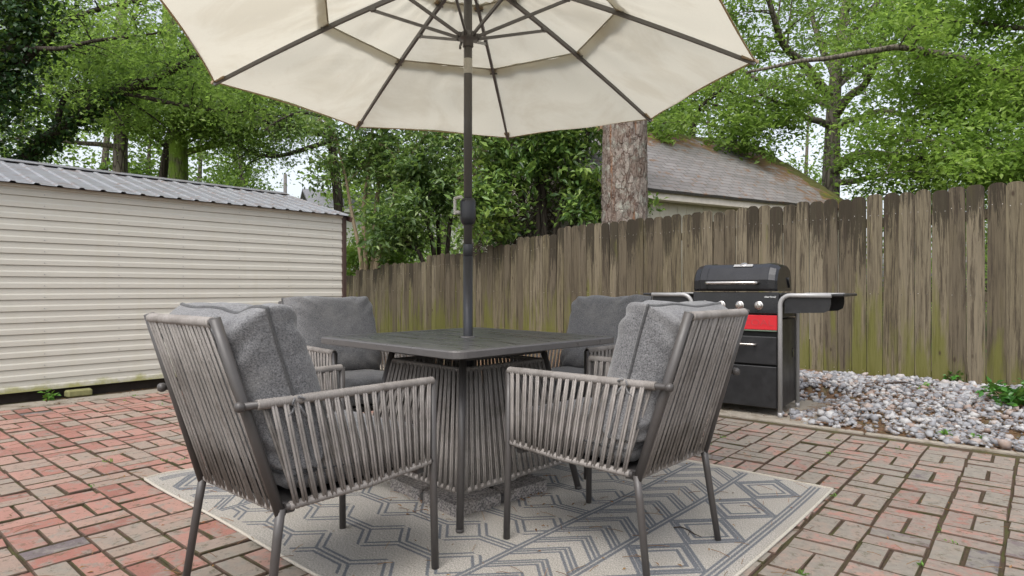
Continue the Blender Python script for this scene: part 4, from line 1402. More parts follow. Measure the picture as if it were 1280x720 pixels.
class Tree:
    def __init__(self, name, label, base, bark, leaf, seed, cat='tree', group=None):
        self.r = random.Random(seed); self.seed = seed
        self.o = empty(name, base); tag(self.o, label, cat, group)
        self.base = Vector(base); self.w = MB(); self.tw = MB(); self.P = []
        self.bark = bark; self.leaf = leaf; self.ends = []
    def limb(self, pts, r0, r1, n=9, wig=.03, k=4):
        """limb through world points ; returns its path"""
        path = smooth_path([Vector(p) - self.base for p in pts], k)
        L = (path[-1] - path[0]).length
        sd = self.r.uniform(0, 50)
        path = [p + Vector((noise.noise(p * 1.3 + Vector((sd, 0, 0))), noise.noise(p * 1.3 + Vector((0, sd, 0))), noise.noise(p * 1.3 + Vector((0, 0, sd))))) * wig * L * .3 * (0 if i == 0 else 1) for i, p in enumerate(path)]
        m_ = len(path)
        self.w.tube(path, [r0 + (r1 - r0) * i / (m_ - 1) for i in range(m_)], n)
        self.ends.append((path, r0, r1))
        return path
    def sub(self, path, r0, r1, t0=.3, n=8, ln=(.8, 2.0), up=.25, spread=1.0, spray=(5, .5), leaves=60, droop=.0, twig=True):
        """side branches along a path, each with sprays of leaves"""
        R = self.r; m_ = len(path)
        for i in range(n):
            f_ = t0 + (1 - t0) * (i + R.random()) / n
            x = f_ * (m_ - 1); a = min(int(x), m_ - 2)
            p = path[a].lerp(path[a + 1], x - a)
            d = (path[a + 1] - path[a]).normalized()
            v = Vector((R.gauss(0, 1), R.gauss(0, 1), R.gauss(0, .45)))
            v = (v - d * v.dot(d)).normalized() * spread + d * R.uniform(.3, .9) + Vector((0, 0, up))
            v.normalize()
            l = R.uniform(*ln) * (1.1 - .4 * f_)
            rr_ = max(.006, (r0 + (r1 - r0) * f_) * .42)
            q = [p, p + v * l * .35 + Vector((0, 0, .04 * l)), p + v * l * .7, p + v * l + Vector((0, 0, -.10 * l - droop * l))]
            q = smooth_path(q, 3)
            if twig: self.tw.tube(q, [rr_ + (.004 - rr_) * k / (len(q) - 1) for k in range(len(q))], 5, 0, False)
            ns, sr = spray
            for s in range(ns):
                g = .25 + .8 * (s + R.random()) / ns
                k = min(1, g) * (len(q) - 1); b = min(int(k), len(q) - 2)
                c = q[b].lerp(q[b + 1], k - b)
                off = Vector((R.gauss(0, 1), R.gauss(0, 1), R.gauss(0, .4))) * sr * .55
                c2 = c + off
                if twig and R.random() < .6: self.tw.tube([c, c.lerp(c2, .5) + Vector((0, 0, .03)), c2], [.006, .0045, .003], 4, 0, False)
                self.spray(c2, sr * R.uniform(.6, 1.15), int(leaves * R.uniform(.5, 1.3)), droop)
    def spray(self, c, rad, n, droop=0, thin=.28):
        R = np.random.RandomState(self.r.randint(0, 10 ** 8))
        tilt = R.randn(2) * .35
        xy = R.randn(n, 2) * rad * .55
        z = R.randn(n) * rad * thin + xy[:, 0] * tilt[0] + xy[:, 1] * tilt[1] - droop * .6 * (xy ** 2).sum(1) / max(rad, .01)
        self.P.append(np.concatenate([xy, z[:, None]], 1) + np.array(c))
    def finish(self, size, flat=1.2, droop=.2, asp=.5, trunk='trunk', crown='crown'):
        self.w.build(trunk, self.bark, self.o)
        if self.tw.v: self.tw.build('branches', self.bark, self.o)
        if self.P:
            P = np.concatenate(self.P)
            V, F = leaf_arrays(P, size, flat, droop, asp, self.seed)
            np_mesh(crown, V, F, self.leaf, self.o)
            return len(P)
        return 0

def at(u, v, Y):     # a point seen at photo position (u, v) from the camera, Y metres ahead
    return Vector(((u - 640) / 780 * Y, Y, H - (v - 360) / 780 * Y))
NL = 0
# pine just behind the fence
pine = Tree('pine_tree', 'thick pine trunk with plated bark right behind the fence', (1.63, 9.05, -.09), M['pine'], M['leaf_mid'], 31)
pts_ = [(1.63, 9.05, -.09), (1.63, 9.05, 1.2), (1.635, 9.06, 3), (1.66, 9.1, 6), (1.72, 9.15, 10), (1.75, 9.2, 14)]
pp_ = smooth_path([Vector(p) - pine.base for p in pts_], 14)
# a bark with real plates
nseg = 110; vs = []; fs = []
rad = [.365, .338, .322, .30, .25, .12]
ring_z = []
for i, p in enumerate(pp_[:-1]):
    nxt = pp_[i + 1]
    for s in range(6): ring_z.append(p.lerp(nxt, s / 6))
for i, p in enumerate(ring_z):
    f_ = i / (len(ring_z) - 1) * 5; a = min(int(f_), 4); r_ = rad[a] + (rad[a + 1] - rad[a]) * (f_ - a)
    for j in range(nseg):
        an = 2 * PI * j / nseg
        c_, s_ = math.cos(an), math.sin(an)
        d = noise.voronoi(Vector((c_ * 4.2 * r_ / .3, s_ * 4.2 * r_ / .3, p.z * 2.6)) + .4 * noise.noise_vector(Vector((c_ * 2.5, s_ * 2.5, p.z * 2.2))))[0]
        e_ = min(1, (d[1] - d[0]) / .22)
        rr_ = r_ - .014 + .017 * e_ + .010 * noise.noise(Vector((c_ * 9, s_ * 9, p.z * 9)))
        vs.append((p.x + rr_ * c_, p.y + rr_ * s_, p.z))
for i in range(len(ring_z) - 1):
    for j in range(nseg):
        fs.append((i * nseg + j, i * nseg + (j + 1) % nseg, (i + 1) * nseg + (j + 1) % nseg, (i + 1) * nseg + j))
pine.w.add(vs, fs, 0, True)
for k in range(5):
    a = k * 1.9; z = 9.5 + k * .9
    pa = pine.limb([(1.70, 9.15, z), (1.7 + math.cos(a) * 1.2, 9.15 + math.sin(a) * 1.2, z + .4), (1.7 + math.cos(a) * 2.6, 9.15 + math.sin(a) * 2.6, z + .5)], .07, .02, 7)
    pine.sub(pa, .07, .02, .4, 6, (.5, 1.0), .3, 1, (4, .35), 40)
NL += pine.finish(.13, .2, -.3, .12)

# big oak right of the garage
oak = Tree('oak_tree', 'spreading oak with forked grey limbs right of the garage roof', (8.75, 17.0, -.09), M['bark'], M['leaf_mid'], 41)
Y0 = 17.0
L_ = []
tr_ = oak.limb([at(1036, 405, Y0), at(1038, 250, Y0), at(1040, 180, Y0), at(1043, 120, Y0), at(1048, 60, Y0 + .2), at(1062, -20, Y0 + .3), at(1075, -120, Y0)], .27, .07, 14, .004); L_.append((tr_, .27, .07, .5))
for pts_, r0, r1 in (
    ([at(1040, 218, Y0), at(1062, 198, Y0 - .8), at(1090, 192, Y0 - 1.6), at(1135, 198, Y0 - 2.4), at(1200, 204, Y0 - 3), at(1290, 212, Y0 - 3.4)], .13, .03),
    ([at(1042, 150, Y0), at(1062, 120, Y0 - .6), at(1082, 104, Y0 - 1.2), at(1100, 60, Y0 - 1.8), at(1118, 0, Y0 - 2)], .11, .03),
    ([at(1036, 118, Y0), at(1010, 86, Y0 - .7), at(985, 62, Y0 - 1.4), at(966, 20, Y0 - 2), at(950, -40, Y0 - 2.4)], .12, .03),
    ([at(1036, 156, Y0), at(1012, 148, Y0 - .9), at(982, 132, Y0 - 2), at(950, 118, Y0 - 3)], .08, .02),
    ([at(1044, 100, Y0), at(1030, 62, Y0 + .8), at(1014, 20, Y0 + 1.4), at(1004, -40, Y0 + 2)], .09, .03),
    ([at(1050, 60, Y0), at(1075, 30, Y0 + .5), at(1110, -10, Y0 + .8), at(1160, -40, Y0 + .6)], .08, .03),
    ([at(1044, 160, Y0), at(1075, 146, Y0 - 1.2), at(1110, 140, Y0 - 2.2), at(1150, 144, Y0 - 3.2), at(1210, 140, Y0 - 3.8)], .07, .02),
    ([at(1040, 226, Y0), at(1068, 226, Y0 - 1), at(1100, 218, Y0 - 2), at(1150, 222, Y0 - 3)], .08, .02),
    ([at(1038, 120, Y0), at(1060, 96, Y0 + 1.4), at(1100, 70, Y0 + 2.6), at(1170, 40, Y0 + 3.4)], .09, .03),
    ([at(1035, 130, Y0), at(1000, 116, Y0 + 1.4), at(950, 100, Y0 + 2.4), at(890, 60, Y0 + 3)], .09, .03)):
    pa = oak.limb(pts_, r0 * 1.25, r1 * 1.3, 8, .05); L_.append((pa, r0, r1, .42))
for pa, r0, r1, t0 in L_:
    oak.sub(pa, r0, r1, t0, 10, (.9, 2.2), .12, 1, (6, .55), 60)
NL += oak.finish(.11, .9, .2, .5)

# nearer bright tree whose limbs come in from the right
br_t = Tree('beech_tree', 'bright spring green tree reaching in from the right edge above the fence', (12.4, 12.6, -.09), M['bark'], M['leaf_bright'], 43)
Y1 = 12.0
tr_ = br_t.limb([(12.4, 12.6, -.09), (12.35, 12.6, 2), (12.2, 12.5, 5), (12.0, 12.4, 9)], .24, .12, 12, .01)
L_ = []
for pts_, r0, r1 in (
    ([Vector((12.3, 12.6, 4.4)), at(1330, 100, Y1), at(1230, 82, 11.5), at(1140, 64, 11), at(1060, 71, 10.6), at(1000, 77, 10.3), at(938, 86, 10)], .085, .022),
    ([Vector((12.3, 12.6, 3.0)), at(1340, 190, Y1), at(1260, 190, Y1 - .3), at(1190, 178, Y1 - .6), at(1130, 176, Y1 - 1)], .07, .02),
    ([Vector((12.3, 12.6, 3.6)), at(1340, 150, Y1), at(1270, 130, Y1), at(1200, 120, Y1), at(1140, 118, Y1 - .2)], .07, .02),
    ([Vector((12.2, 12.5, 5.0)), at(1330, 50, Y1 + .5), at(1260, 34, Y1 + .4), at(1190, 26, Y1 + .3), at(1120, 20, Y1)], .07, .02),
    ([Vector((12.2, 12.5, 5.6)), at(1320, 0, Y1), at(1260, -20, Y1), at(1190, -20, Y1 - .4)], .07, .02),
    ([Vector((12.3, 12.6, 2.7)), at(1340, 225, Y1 + 1), at(1270, 226, Y1 + 1), at(1210, 222, Y1 + .8)], .06, .02),
    ([Vector((12.3, 12.6, 4.0)), at(1350, 110, Y1 + 2.4), at(1270, 90, Y1 + 2.6), at(1190, 80, Y1 + 2.6)], .06, .02)):
    pa = br_t.limb(pts_, r0, r1, 8, .04); L_.append((pa, r0, r1))
for i, (pa, r0, r1) in enumerate(L_):
    if i == 0: br_t.sub(pa[:14], r0, .04, .25, 12, (.6, 1.4), .1, 1, (5, .45), 55)
    else: br_t.sub(pa, r0, r1, .2, 15, (.6, 1.6), .12, 1, (6, .48), 84)
NL += br_t.finish(.098, .9, .2, .5)

# twigs of leaves overhanging the garage roof
rt = Tree('roadside_sapling', 'slender leafy sapling leaning over the garage roof ridge', (4.6, 15.6, -.09), M['barkdark'], M['leaf_mid'], 47)
tr_ = rt.limb([(4.6, 15.6, -.09), (4.55, 15.6, 2.5), at(868, 150, 15.2), at(905, 110, 15), at(930, 60, 15)], .07, .025, 8, .02)
L_ = [(tr_, .07, .025)]
for pts_ in ([at(868, 160, 15.2), at(846, 148, 14), at(824, 158, 13)], [at(872, 150, 15.2), at(900, 160, 14.2), at(930, 172, 13.5)], [at(880, 140, 15.1), at(850, 118, 15), at(826, 112, 15)], [at(905, 110, 15), at(950, 130, 14.6), at(985, 150, 14.4)], [at(890, 130, 15), at(920, 140, 14.2), at(950, 160, 13.6)]):
    pa = rt.limb(pts_, .03, .01, 6, .03); L_.append((pa, .03, .01))
for pa, r0, r1 in L_: rt.sub(pa, r0, r1, .45, 8, (.4, .9), .05, 1, (5, .32), 34)
NL += rt.finish(.115, .9, .3, .5)

# left : tall trees over the shed
lt_defs = [
    ('tall_tree', 'tall brown trunked tree rising over the left of the shed roof', -10.8, 17.5, [(150, 405), (150, 240), (152, 140), (150, 60), (156, -60)], .22, M['bark'], M['leaf_left'], 51),
    ('mossy_tree', 'tree with a bright moss covered trunk above the shed ridge', -8.6, 16.0, [(222, 405), (223, 240), (222, 160), (214, 90), (210, -60)], .27, M['barkmoss'], M['leaf_left'], 52),
    ('slim_tree', 'slim dark leaning tree close beside the mossy trunk', -9.2, 17.5, [(200, 405), (203, 240), (212, 170), (232, 100), (250, -40)], .13, M['barkdark'], M['leaf_mid'], 53)]
for nm, lb, bx, by, pl, r0, bk, lf_, sd in lt_defs:
    b_ = at(pl[0][0], pl[0][1], by); b_.z = -.09
    T = Tree(nm, lb, b_, bk, lf_, sd)
    tr_ = T.limb([b_] + [at(u, v, by) for u, v in pl[1:]], r0, r0 * .55, 12, .004)
    L_ = []
    R_ = T.r
    for k in range(9):
        f_ = .42 + .55 * k / 12
        p = tr_[int(f_ * (len(tr_) - 1))] + T.base
        a = R_.uniform(0, 2 * PI)
        d = Vector((math.cos(a), math.sin(a) * .8, R_.uniform(-.05, .35)))
        l = R_.uniform(2.2, 4.0)
        pa = T.limb([p, p + d * l * .4 + Vector((0, 0, .15)), p + d * l * .75 + Vector((0, 0, .2)), p + d * l], r0 * .35, .02, 7, .06)
        T.sub(pa, r0 * .35, .02, .25, 7, (.7, 1.7), .08, 1, (6, .52), 66)
    NL += T.finish(.098, .8, .25, .5)

# long reaching limbs of the ivy clad tree at far left
ivy = Tree('ivy_tree', 'dark ivy clad tree leaning in from the top left corner', (-10.4, 11.6, -.09), M['barkdark'], M['leaf_left'], 55)
tr_ = ivy.limb([(-10.4, 11.6, -.09), (-10.2, 11.6, 2.5), (-9.7, 11.6, 4.5), at(20, 60, 11.5), at(50, -40, 11.3)], .28, .16, 12, .02)
L_ = []
for pts_, r0, r1 in (
    ([at(18, 215, 12.2), at(50, 180, 12), at(95, 148, 11.8), at(150, 116, 11.6), at(215, 88, 11.4), at(262, 62, 11.3)], .13, .05),
    ([at(70, 165, 12), at(82, 118, 12), at(115, 114, 11.8), at(150, 111, 11.6), at(250, 110, 11.6)], .06, .02),
    ([at(150, 116, 11.6), at(210, 128, 11.6), at(280, 140, 11.5), at(330, 138, 11.4)], .05, .015),
    ([at(20, 90, 11.5), at(80, 30, 11.2), at(160, 4, 11), at(260, -10, 11)], .07, .02),
    ([at(20, 60, 11.5), at(70, 60, 10.8), at(130, 50, 10.4), at(200, 40, 10.2)], .05, .015)):
    pa = ivy.limb(pts_, r0, r1, 8, .03); L_.append((pa, r0, r1))
for pa, r0, r1 in L_: ivy.sub(pa, r0, r1, .35, 9, (.5, 1.3), .05, 1, (6, .42), 48)
NL += ivy.finish(.075, .8, .25, .5)
# the ivy on it
pin = []
R_ = np.random.RandomState(5)
def clothe(path, r_, n, sp):
    for _ in range(n):
        i = R_.randint(0, len(path) - 1); p = path[i].lerp(path[i + 1], R_.rand())
        pin.append(np.array(p) + R_.randn(3) * sp * (.35 + .65 * R_.rand()) + np.array([0, 0, -.02]))
clothe(tr_, .3, 5200, .36)
clothe(L_[0][0][:13], .1, 2300, .17)
for q in range(9):
    c_ = np.array(at(R_.uniform(-40, 115), R_.uniform(-40, 40), 11.2) - ivy.base)
    pin += list(c_ + R_.randn(420, 3) * np.array([.38, .3, .26]))
for q in range(5):
    c_ = np.array(at(R_.uniform(-30, 30), R_.uniform(40, 190), 11.3) - ivy.base)
    pin += list(c_ + R_.randn(330, 3) * np.array([.3, .3, .4]))
V, F = leaf_arrays(np.array(pin), .085, .5, .6, .8, 77)
np_mesh('ivy', V, F, M['leaf_dark'], ivy.o); NL += len(pin)

# long drooping limb between shed and umbrella
dl = Tree('leaning_tree', 'grey tree with long drooping limbs above the right end of the shed', (-5.2, 17.0, -.09), M['barkdark'], M['leaf_gloss'], 57)
tr_ = dl.limb([(-4.6, 17.0, -.09), (-4.7, 17.0, 3), at(410, 150, 16.5), at(390, 60, 16)], .16, .08, 10, .03)
L_ = []
for pts_, r0, r1 in (
    ([at(412, 170, 16.5), at(360, 160, 15.8), at(310, 148, 15), at(270, 130, 14.6)], .07, .02),
    ([at(412, 175, 16.5), at(350, 195, 15.8), at(310, 188, 15.4), at(275, 160, 15)], .07, .02),
    ([at(410, 150, 16.5), at(380, 140, 15), at(350, 150, 14), at(330, 165, 13.6)], .05, .015),
    ([at(405, 120, 16.5), at(350, 110, 15.6), at(290, 105, 15), at(250, 112, 14.8)], .06, .02),
    ([at(408, 130, 16.5), at(440, 130, 15), at(480, 150, 14)], .05, .015)):
    pa = dl.limb(pts_, r0, r1, 7, .04); L_.append((pa, r0, r1))
for pa, r0, r1 in L_: dl.sub(pa, r0, r1, .2, 10, (.5, 1.2), .0, 1, (4, .40), 30, .15)
NL += dl.finish(.075, .7, .5, .45)

# multi stemmed laurel behind the shed corner
la = Tree('laurel_tree', 'multi stemmed laurel with tan stems behind the end of the shed', (-2.75, 13.4, -.09), M['stem'], M['leaf_gloss'], 61)
L_ = []
for k, (u0, pts_, r0) in enumerate(((448, [(452, 330), (440, 270), (432, 220), (418, 160)], .05), (455, [(458, 330), (455, 260), (462, 200), (468, 120)], .065), (462, [(466, 330), (470, 262), (474, 200), (480, 110)], .075), (465, [(472, 330), (486, 270), (505, 210), (535, 165)], .06), (468, [(468, 335), (480, 300), (492, 240), (500, 180)], .045))):
    Yk = 13.4 + (k % 3 - 1) * .3
    b_ = at(u0, 330, Yk); b_.z = -.09
    pa = la.limb([b_] + [at(u, v, Yk) for u, v in pts_], r0, r0 * .4, 8, .02); L_.append((pa, r0, r0 * .4))
for pa, r0, r1 in L_:
    la.sub(pa, r0, r1, .66, 9, (.4, 1.1), .1, 1, (5, .32), 30, .1)
NL += la.finish(.125, .6, .5, .42)
# its lighter neighbour by the magnolia
l2 = Tree('laurel_tree', 'leafy laurel filling the gap between the tan stems and the umbrella pole', (-1.35, 13.6, -.09), M['barkdark'], M['leaf_gloss'], 62)
L_ = []
for k, pts_ in enumerate(([(550, 400), (548, 290), (545, 220), (540, 150)], [(556, 400), (560, 300), (572, 230), (590, 160)], [(552, 400), (540, 300), (522, 250), (512, 215)], [(546, 400), (530, 330), (508, 300), (490, 285)])):
    Yk = 13.6; b_ = at(pts_[0][0], 330, Yk); b_.z = -.09
    pa = l2.limb([b_] + [at(u, v, Yk - .3 * k) for u, v in pts_[1:]], .06, .025, 7, .02); L_.append((pa, .06, .025))
for pa, r0, r1 in L_: l2.sub(pa, r0, r1, .40, 12, (.5, 1.2), .1, 1, (5, .36), 42, .1)
NL += l2.finish(.13, .6, .5, .42)
# low bright shrub by the shed corner
sb = Tree('privet_shrub', 'pale green shrub low behind the fence beside the brown shed corner', (-3.15, 14.3, -.09), M['stem'], M['leaf_bright'], 63, 'shrub')
for k in range(7):
    a = k * .9
    pa = sb.limb([(-3.15, 14.3, -.09), (-3.15 + .3 * math.cos(a), 14.3 + .3 * math.sin(a), .9), (-3.1 + .6 * math.cos(a), 14.3 + .5 * math.sin(a), 1.75 + .1 * k % .3)], .025, .008, 6)
    sb.sub(pa, .025, .008, .35, 10, (.2, .5), .2, 1, (4, .2), 46)
NL += sb.finish(.075, .7, .2, .5)

# broad leaved evergreen behind the fence
mg = Tree('magnolia_tree', 'dense broad leaved evergreen with yellowing leaves left of the pine trunk', (.55, 10.6, -.09), M['barkdark'], M['leaf_magn'], 65)
L_ = []
for pts_ in ([(676, 330), (672, 250), (690, 180), (700, 120)], [(676, 330), (655, 260), (630, 210), (610, 150)], [(676, 330), (700, 260), (725, 210), (740, 150)], [(676, 330), (650, 290), (615, 270), (590, 255)], [(676, 330), (710, 290), (735, 265), (748, 250)], [(676, 330), (680, 240), (660, 190), (650, 140)]):
    b_ = Vector((.55, 10.6, -.09))
    pa = mg.limb([b_] + [at(u, v, 10.6 - .25 * i) for i, (u, v) in enumerate(pts_[1:])], .075, .02, 8, .03); L_.append((pa, .075, .02))
for pa, r0, r1 in L_:
    mg.sub(pa, r0, r1, .40, 14, (.4, .9), .15, 1, (5, .27), 34, .05)
NL += mg.finish(.115, .55, .3, .42)
# the dead brush inside it
m = MB(); R2 = random.Random(4)
for k in range(4200):
    p = at(R2.uniform(588, 752), R2.uniform(190, 335), 10.95 + R2.uniform(0, .9))
    d = Vector((R2.gauss(0, 1), R2.gauss(0, .5), R2.gauss(0, .9))).normalized() * R2.uniform(.15, .5)
    m.tube([p, p + d * .5 + Vector((0, 0, .03)), p + d], [.006, .005, .003], 4, 0, False)
for k in range(10):
    u = R2.uniform(595, 745); p = at(u, 330, 11.3); p.z = -.09
    m.tube([p, at(u + R2.uniform(-12, 12), 270, 11.2), at(u + R2.uniform(-30, 30), 225, 11.1)], [.03, .02, .01], 6)
o = m.build('dead_brush', M['drybrush']); tag(o, 'tangle of dead brown twigs behind the fence under the evergreen', 'brush', None, 'stuff')

# far wood : one mass of trunks and foliage
fw = []
R_ = np.random.RandomState(9)
mw = MB()
for k in range(36):
    Yk = R_.uniform(27, 46)
    u = R_.uniform(-260, 1560)
    x = (u - 640) / 780 * Yk
    if 330 < u < 440: continue
    hgt = R_.uniform(9, 17)
    lowz = R_.uniform(.8, 3.0)
    if 340 < u < 560: hgt *= .55
    mw.tube([(x, Yk, -.09), (x + R_.randn() * .2, Yk, hgt * .5), (x + R_.randn() * .5, Yk, hgt)], [.26, .17, .04], 7)
    for s in range(26):
        z = lowz + (hgt - lowz) * R_.rand() ** .9
        wr_ = 2.6 * math.sin(PI * min(.95, max(.12, (z - lowz + 1) / (hgt - lowz + 1))))
        c_ = np.array([x + R_.randn() * wr_ * .6, Yk + R_.randn() * wr_ * .6, z])
        n = R_.randint(90, 170)
        fw.append(c_ + R_.randn(n, 3) * np.array([.75, .75, .3]))
P = np.concatenate(fw)
V, F = leaf_arrays(P, .24, .7, .2, .55, 3)
wood = empty('far_wood', (0, 0, 0)); tag(wood, 'far wood of green trees standing behind the gardens', 'wood', None, 'stuff')
np_mesh('foliage', V, F, M['leaf_mid'], wood); mw.build('trunks', M['bark'], wood); NL += len(P)
for ch in wood.children: ch['kind'] = 'stuff'
# undergrowth that closes the view low down behind fence and shed
uw = []
for k in range(150):
    Yk = R_.uniform(15, 24); u = R_.uniform(-150, 1500)
    if 300 < u < 420: continue
    z = R_.uniform(.2, 2.6 if u < 700 else 2.2)
    uw.append(np.array([(u - 640) / 780 * Yk, Yk, z]) + R_.randn(220, 3) * np.array([.8, .6, .5]))
P = np.concatenate(uw)
V, F = leaf_arrays(P, .15, .6, .2, .5, 4)
o = np_mesh('undergrowth', V, F, M['leaf_left']); tag(o, 'low green undergrowth behind the fence and the shed', 'undergrowth', None, 'stuff'); NL += len(P)
print('leaves', NL)

# ------------------------------------------------------------------ small things on the ground
def plant(name, label, loc, n, rad, h, size, mat, seed, asp=.5, cat='plant', grp=None):
    R_ = np.random.RandomState(seed)
    o = empty(name, loc); tag(o, label, cat, grp)
    m = MB(); P = []
    for k in range(max(3, n // 14)):
        a = R_.uniform(0, 2 * PI); r_ = rad * R_.rand() ** .6
        tip = Vector((r_ * math.cos(a), r_ * math.sin(a), h * R_.uniform(.5, 1)))
        m.tube([(tip.x * .2, tip.y * .2, 0), tip * .6 + Vector((0, 0, h * .15)), tip], [.003, .0025, .0015], 4, 0, False)
        for q in range(14):
            P.append(np.array(tip * R_.uniform(.35, 1.05)) + R_.randn(3) * size * .4)
    m.build('stem', M['stem'], o)
    V, F = leaf_arrays(np.array(P), size, .9, .0, asp, seed)
    V[:, 2] = np.maximum(V[:, 2], .002)
    np_mesh('leaves', V, F, mat, o)
    return o
def gp(u, v, z=0.0):     # ground point under photo position (u, v)
    Y = (H - z) * 780 / (v - 360)
    return Vector(((u - 640) / 780 * Y, Y, z))
def gpg(u, v):
    p = gp(u, v, 0)
    for _ in range(6): p = gp(u, v, gravel_h(Vector((p.x, p.y, 0))))
    return p
plant('vinca_plant', 'glossy green ground plant spreading over the gravel at the right edge', gpg(1266, 508), 300, .25, .15, .065, M['plant'], 3)
plant('small_weed', 'small green weed growing under the shed wall', shed_pt(.30, .05, 0), 56, .06, .07, .045, M['weed'], 4, cat='weed')
plant('small_weed', 'little green weed at the foot of the fence above the gravel', gpg(1193, 478), 56, .09, .05, .05, M['plant'], 5, cat='weed')
plant('small_weed', 'bright weed tuft on the near gravel edge beside the patio edging', gpg(1176, 546), 42, .06, .035, .035, M['weed'], 6, cat='weed')
plant('small_weed', 'flat pale weed lying on the gravel below the green fence boards', gpg(1155, 487), 42, .07, .02, .045, M['weed'], 7, cat='weed')
plant('small_weed', 'pale weed at the gravel front right corner', gpg(1221, 551), 42, .05, .03, .035, M['weed'], 8, cat='weed')
m = MB(); m.lathe([(.10, -.03), (.105, .0), (.10, .018), (.085, .026), (.08, .022), (.02, .024)], 22); o = m.build('valve_cover', M['valve'], None, gpg(1174, 515) + Vector((0, 0, .01)))
o.rotation_euler = (.18, .05, 0)
tag(o, 'round weathered valve cover half sunk in the gravel', 'valve cover')
m = MB(); p = Vector((0, 0, 0))
m.add([(-.03, 0, .004), (0, -.02, .010), (.034, 0, .006), (0, .022, .012)], [(0, 1, 2), (0, 2, 3)])
o = m.build('fallen_leaf', M['yellowleaf'], None, gpg(1217, 486) + Vector((0, 0, .02))); tag(o, 'yellow fallen leaf on the gravel by the fence', 'leaf')
md = o.modifiers.new('Solid', 'SOLIDIFY'); md.thickness = .001
m = MB()
tp = [gp(u, v, .013) for u, v in ((842, 660), (850, 659), (856, 661), (862, 664), (868, 668), (877, 672))]
b_ = tp[0].copy(); b_.z = 0
m.tube([q - b_ + Vector((0, 0, .002)) for q in tp], [.0022, .0026, .0024, .0026, .0022, .0012], 6)
m.tube([tp[3] - b_, tp[3] - b_ + Vector((-.02, -.05, .002))], [.0018, .0008], 5)
o = m.build('fallen_twig', M['twig'], None, b_); tag(o, 'thin dark twig lying on the rug beside the chair leg', 'twig')
m = MB()
tp = [gpg(u, v) + Vector((0, 0, .03)) for u, v in ((1106, 484), (1118, 483), (1130, 482), (1139, 484))]
b_ = tp[0].copy(); b_.z = 0
m.tube([q - b_ for q in tp], [.006, .008, .007, .004], 7); o = m.build('fallen_twig', M['twig'], None, b_); tag(o, 'short brown stick on the gravel bank below the fence', 'twig')

# dry leaves and needles blown about
R_ = np.random.RandomState(17)
P = []; S = []
def scat(u, v, n, sp, z=.004, f=gp):
    c_ = f(u, v)
    for _ in range(n): 
        q = c_ + Vector((R_.randn() * sp, R_.randn() * sp, z)); P.append((q.x, q.y, max(q.z, z)))
for _ in range(480):
    y = R_.uniform(1.9, 7.0); x = R_.uniform(-.9 * y, .9 * y)
    q = Vector((x, y, 0))
    if (q - ED).dot(BR) > -.05 or (q - SH0).dot(SHN) < .1: continue
    loc_u = (q - RC).dot(du); loc_v = (q - RC).dot(dv)
    on_rug = 0 < loc_u < RLn and -RW < loc_v < 0
    P.append((x, y, .013 if on_rug else .003))
for u, v, n, sp in ((655, 622, 40, .05), (545, 627, 36, .05), (530, 640, 20, .06), (640, 618, 25, .08), (700, 640, 14, .1)): scat(u, v, n, sp, .013)
for _ in range(2200):
    a = R_.uniform(-2.9, 1.2); d = R_.uniform(0, 1.5)
    q = ED + BL * a + BR * d
    if a > .45 and d < 1: continue
    if (q - FE0).dot(FEN) < .04: continue
    P.append((q.x, q.y, gravel_h(q) + .028))
for _ in range(260):
    a = R_.uniform(-2.9, .5); d = abs(R_.randn()) * .05
    q = ED + BL * a + BR * d
    P.append((q.x, q.y, gravel_h(q) + .010))
for _ in range(240):
    s = R_.uniform(-.6, 3.3); q = shed_pt(s, R_.uniform(.02, .42)); P.append((q.x, q.y, .006))
for _ in range(120):
    a = R_.uniform(.3, 1.6); d = R_.uniform(.03, .6); q = ED + BL * a + BR * d; P.append((q.x, q.y, .007))
V, F = leaf_arrays(np.array(P), .018, 2.2, 0, .36, 19)
o = np_mesh('dry_litter', V, F, M['litter']); tag(o, 'scattered dry brown leaf bits over patio, rug and gravel', 'leaf litter', None, 'stuff')
# pine needles among the stones
m = MB(); R2 = random.Random(6)
def needle(q, z, l):
    a = R2.uniform(0, PI); d = Vector((math.cos(a), math.sin(a), R2.uniform(-.1, .1))) * l / 2
    c_ = Vector((q.x, q.y, z))
    m.tube([c_ - d, c_ + d * .1 + Vector((0, 0, .003)), c_ + d], .0011, 3, 0, False)
for _ in range(2600):
    a = R2.uniform(-2.9, 1.0); d = R2.uniform(-.02, 1.5); q = ED + BL * a + BR * d
    if a > .5 and d < 1: continue
    if (q - FE0).dot(FEN) < .03: continue
    needle(q, gravel_h(q) + R2.uniform(.006, .034), R2.uniform(.05, .10))
for _ in range(420):
    y = R2.uniform(2, 5.5); q = Vector((R2.uniform(-.8 * y, .8 * y), y, 0))
    if (q - ED).dot(BR) > -.03: continue
    needle(q, .014, R2.uniform(.04, .09))
o = m.build('pine_needles', M['litter']); tag(o, 'rusty pine needles strewn among the stones and bricks', 'pine needles', None, 'stuff')
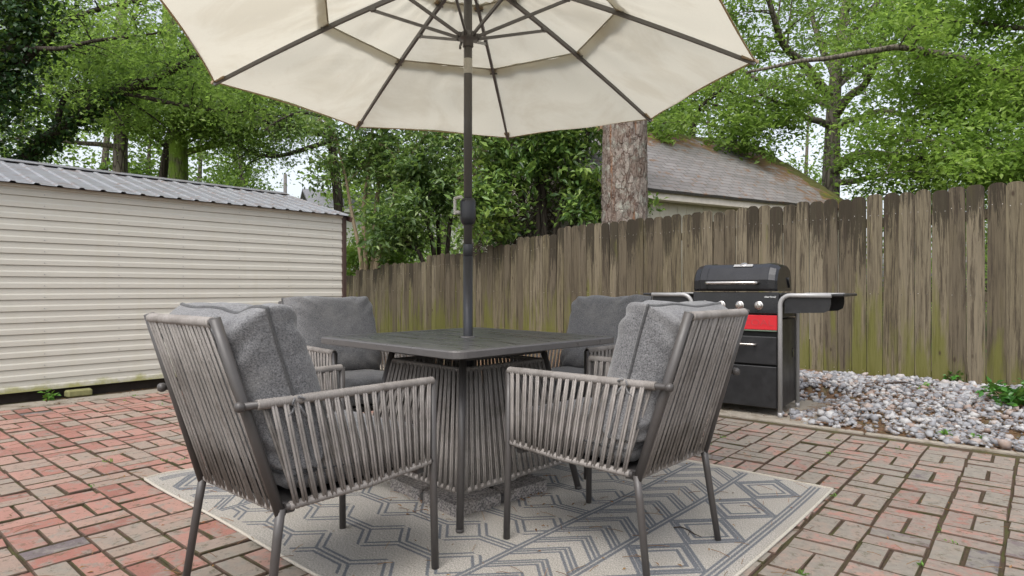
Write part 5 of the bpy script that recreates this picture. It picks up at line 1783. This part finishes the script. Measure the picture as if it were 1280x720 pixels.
# moss and grass in the joints
P = []
R_ = np.random.RandomState(23)
for _ in range(2600):
    i, j = R_.randint(-30, 60), R_.randint(-40, 60)
    e_ = R_.randint(0, 2)
    c_ = Vector((.02, .03, 0)) + BR * ((i + (.5 if e_ else R_.rand())) * U) + BL * ((j + (R_.rand() if e_ else .5)) * U)
    if c_.y < 1.9 or c_.y > 7 or abs(c_.x) > .9 * c_.y: continue
    if (c_ - ED).dot(BR) > -.05 or (c_ - SH0).dot(SHN) < .36: continue
    if noise.noise(Vector((c_.x * 1.1, c_.y * 1.1, 3))) < .05: continue
    lu = (c_ - RC).dot(du); lv = (c_ - RC).dot(dv)
    if 0 < lu < RLn and -RW < lv < 0: continue
    nb = R_.randint(5, 22)
    P.append(np.array([c_.x, c_.y, -.004]) + R_.randn(nb, 3) * np.array([.012, .012, .002]))
P = np.concatenate(P)
V, F = leaf_arrays(P, .016, .2, -1.0, .3, 29)
o = np_mesh('joint_moss', V, F, M['weed']); tag(o, 'moss and tiny grass growing in the brick joints', 'moss', None, 'stuff')

# ------------------------------------------------------------------ light, air, camera
w = bpy.data.worlds.new('World'); C.world = w; w.use_nodes = True
nt = w.node_tree; bg = nt.nodes['Background']
sky = nt.nodes.new('ShaderNodeTexSky'); sky.sky_type = 'NISHITA'; sky.sun_disc = False
SE, SR = math.radians(58), math.radians(205)
sky.sun_elevation = SE; sky.sun_rotation = SR; sky.dust_density = 4.0; sky.air_density = 1.0; sky.ozone_density = 1.0
hs = nt.nodes.new('ShaderNodeHueSaturation'); hs.inputs['Saturation'].default_value = .36; hs.inputs['Value'].default_value = 1.0
nt.links.new(sky.outputs[0], hs.inputs['Color']); nt.links.new(hs.outputs[0], bg.inputs['Color'])
bg.inputs['Strength'].default_value = .15
sd = bpy.data.lights.new('Sun', 'SUN'); sd.energy = .75; sd.angle = math.radians(40); sd.color = (1, .985, .96)
so = bpy.data.objects.new('Sun', sd); put(so)
dirv = Vector((math.sin(SR) * math.cos(SE), math.cos(SR) * math.cos(SE), math.sin(SE)))
so.rotation_euler = (-dirv).to_track_quat('-Z', 'Y').to_euler(); so.location = dirv * 30
cam = bpy.data.cameras.new('Camera'); cam.sensor_width = 36; cam.lens = 36 * 780 / 1280; cam.clip_end = 2000; cam.clip_start = .05
co_ = bpy.data.objects.new('Camera', cam); put(co_); co_.location = (0, 0, H); co_.rotation_euler = (PI / 2, 0, 0)
C.camera = co_
C.render.engine = 'CYCLES'
vs_ = C.view_settings
vs_.view_transform = 'Standard'; vs_.look = 'None'; vs_.gamma = 1; vs_.use_curve_mapping = False
vs_.exposure = 1.0
C.cycles.max_bounces = 8; C.cycles.transparent_max_bounces = 8
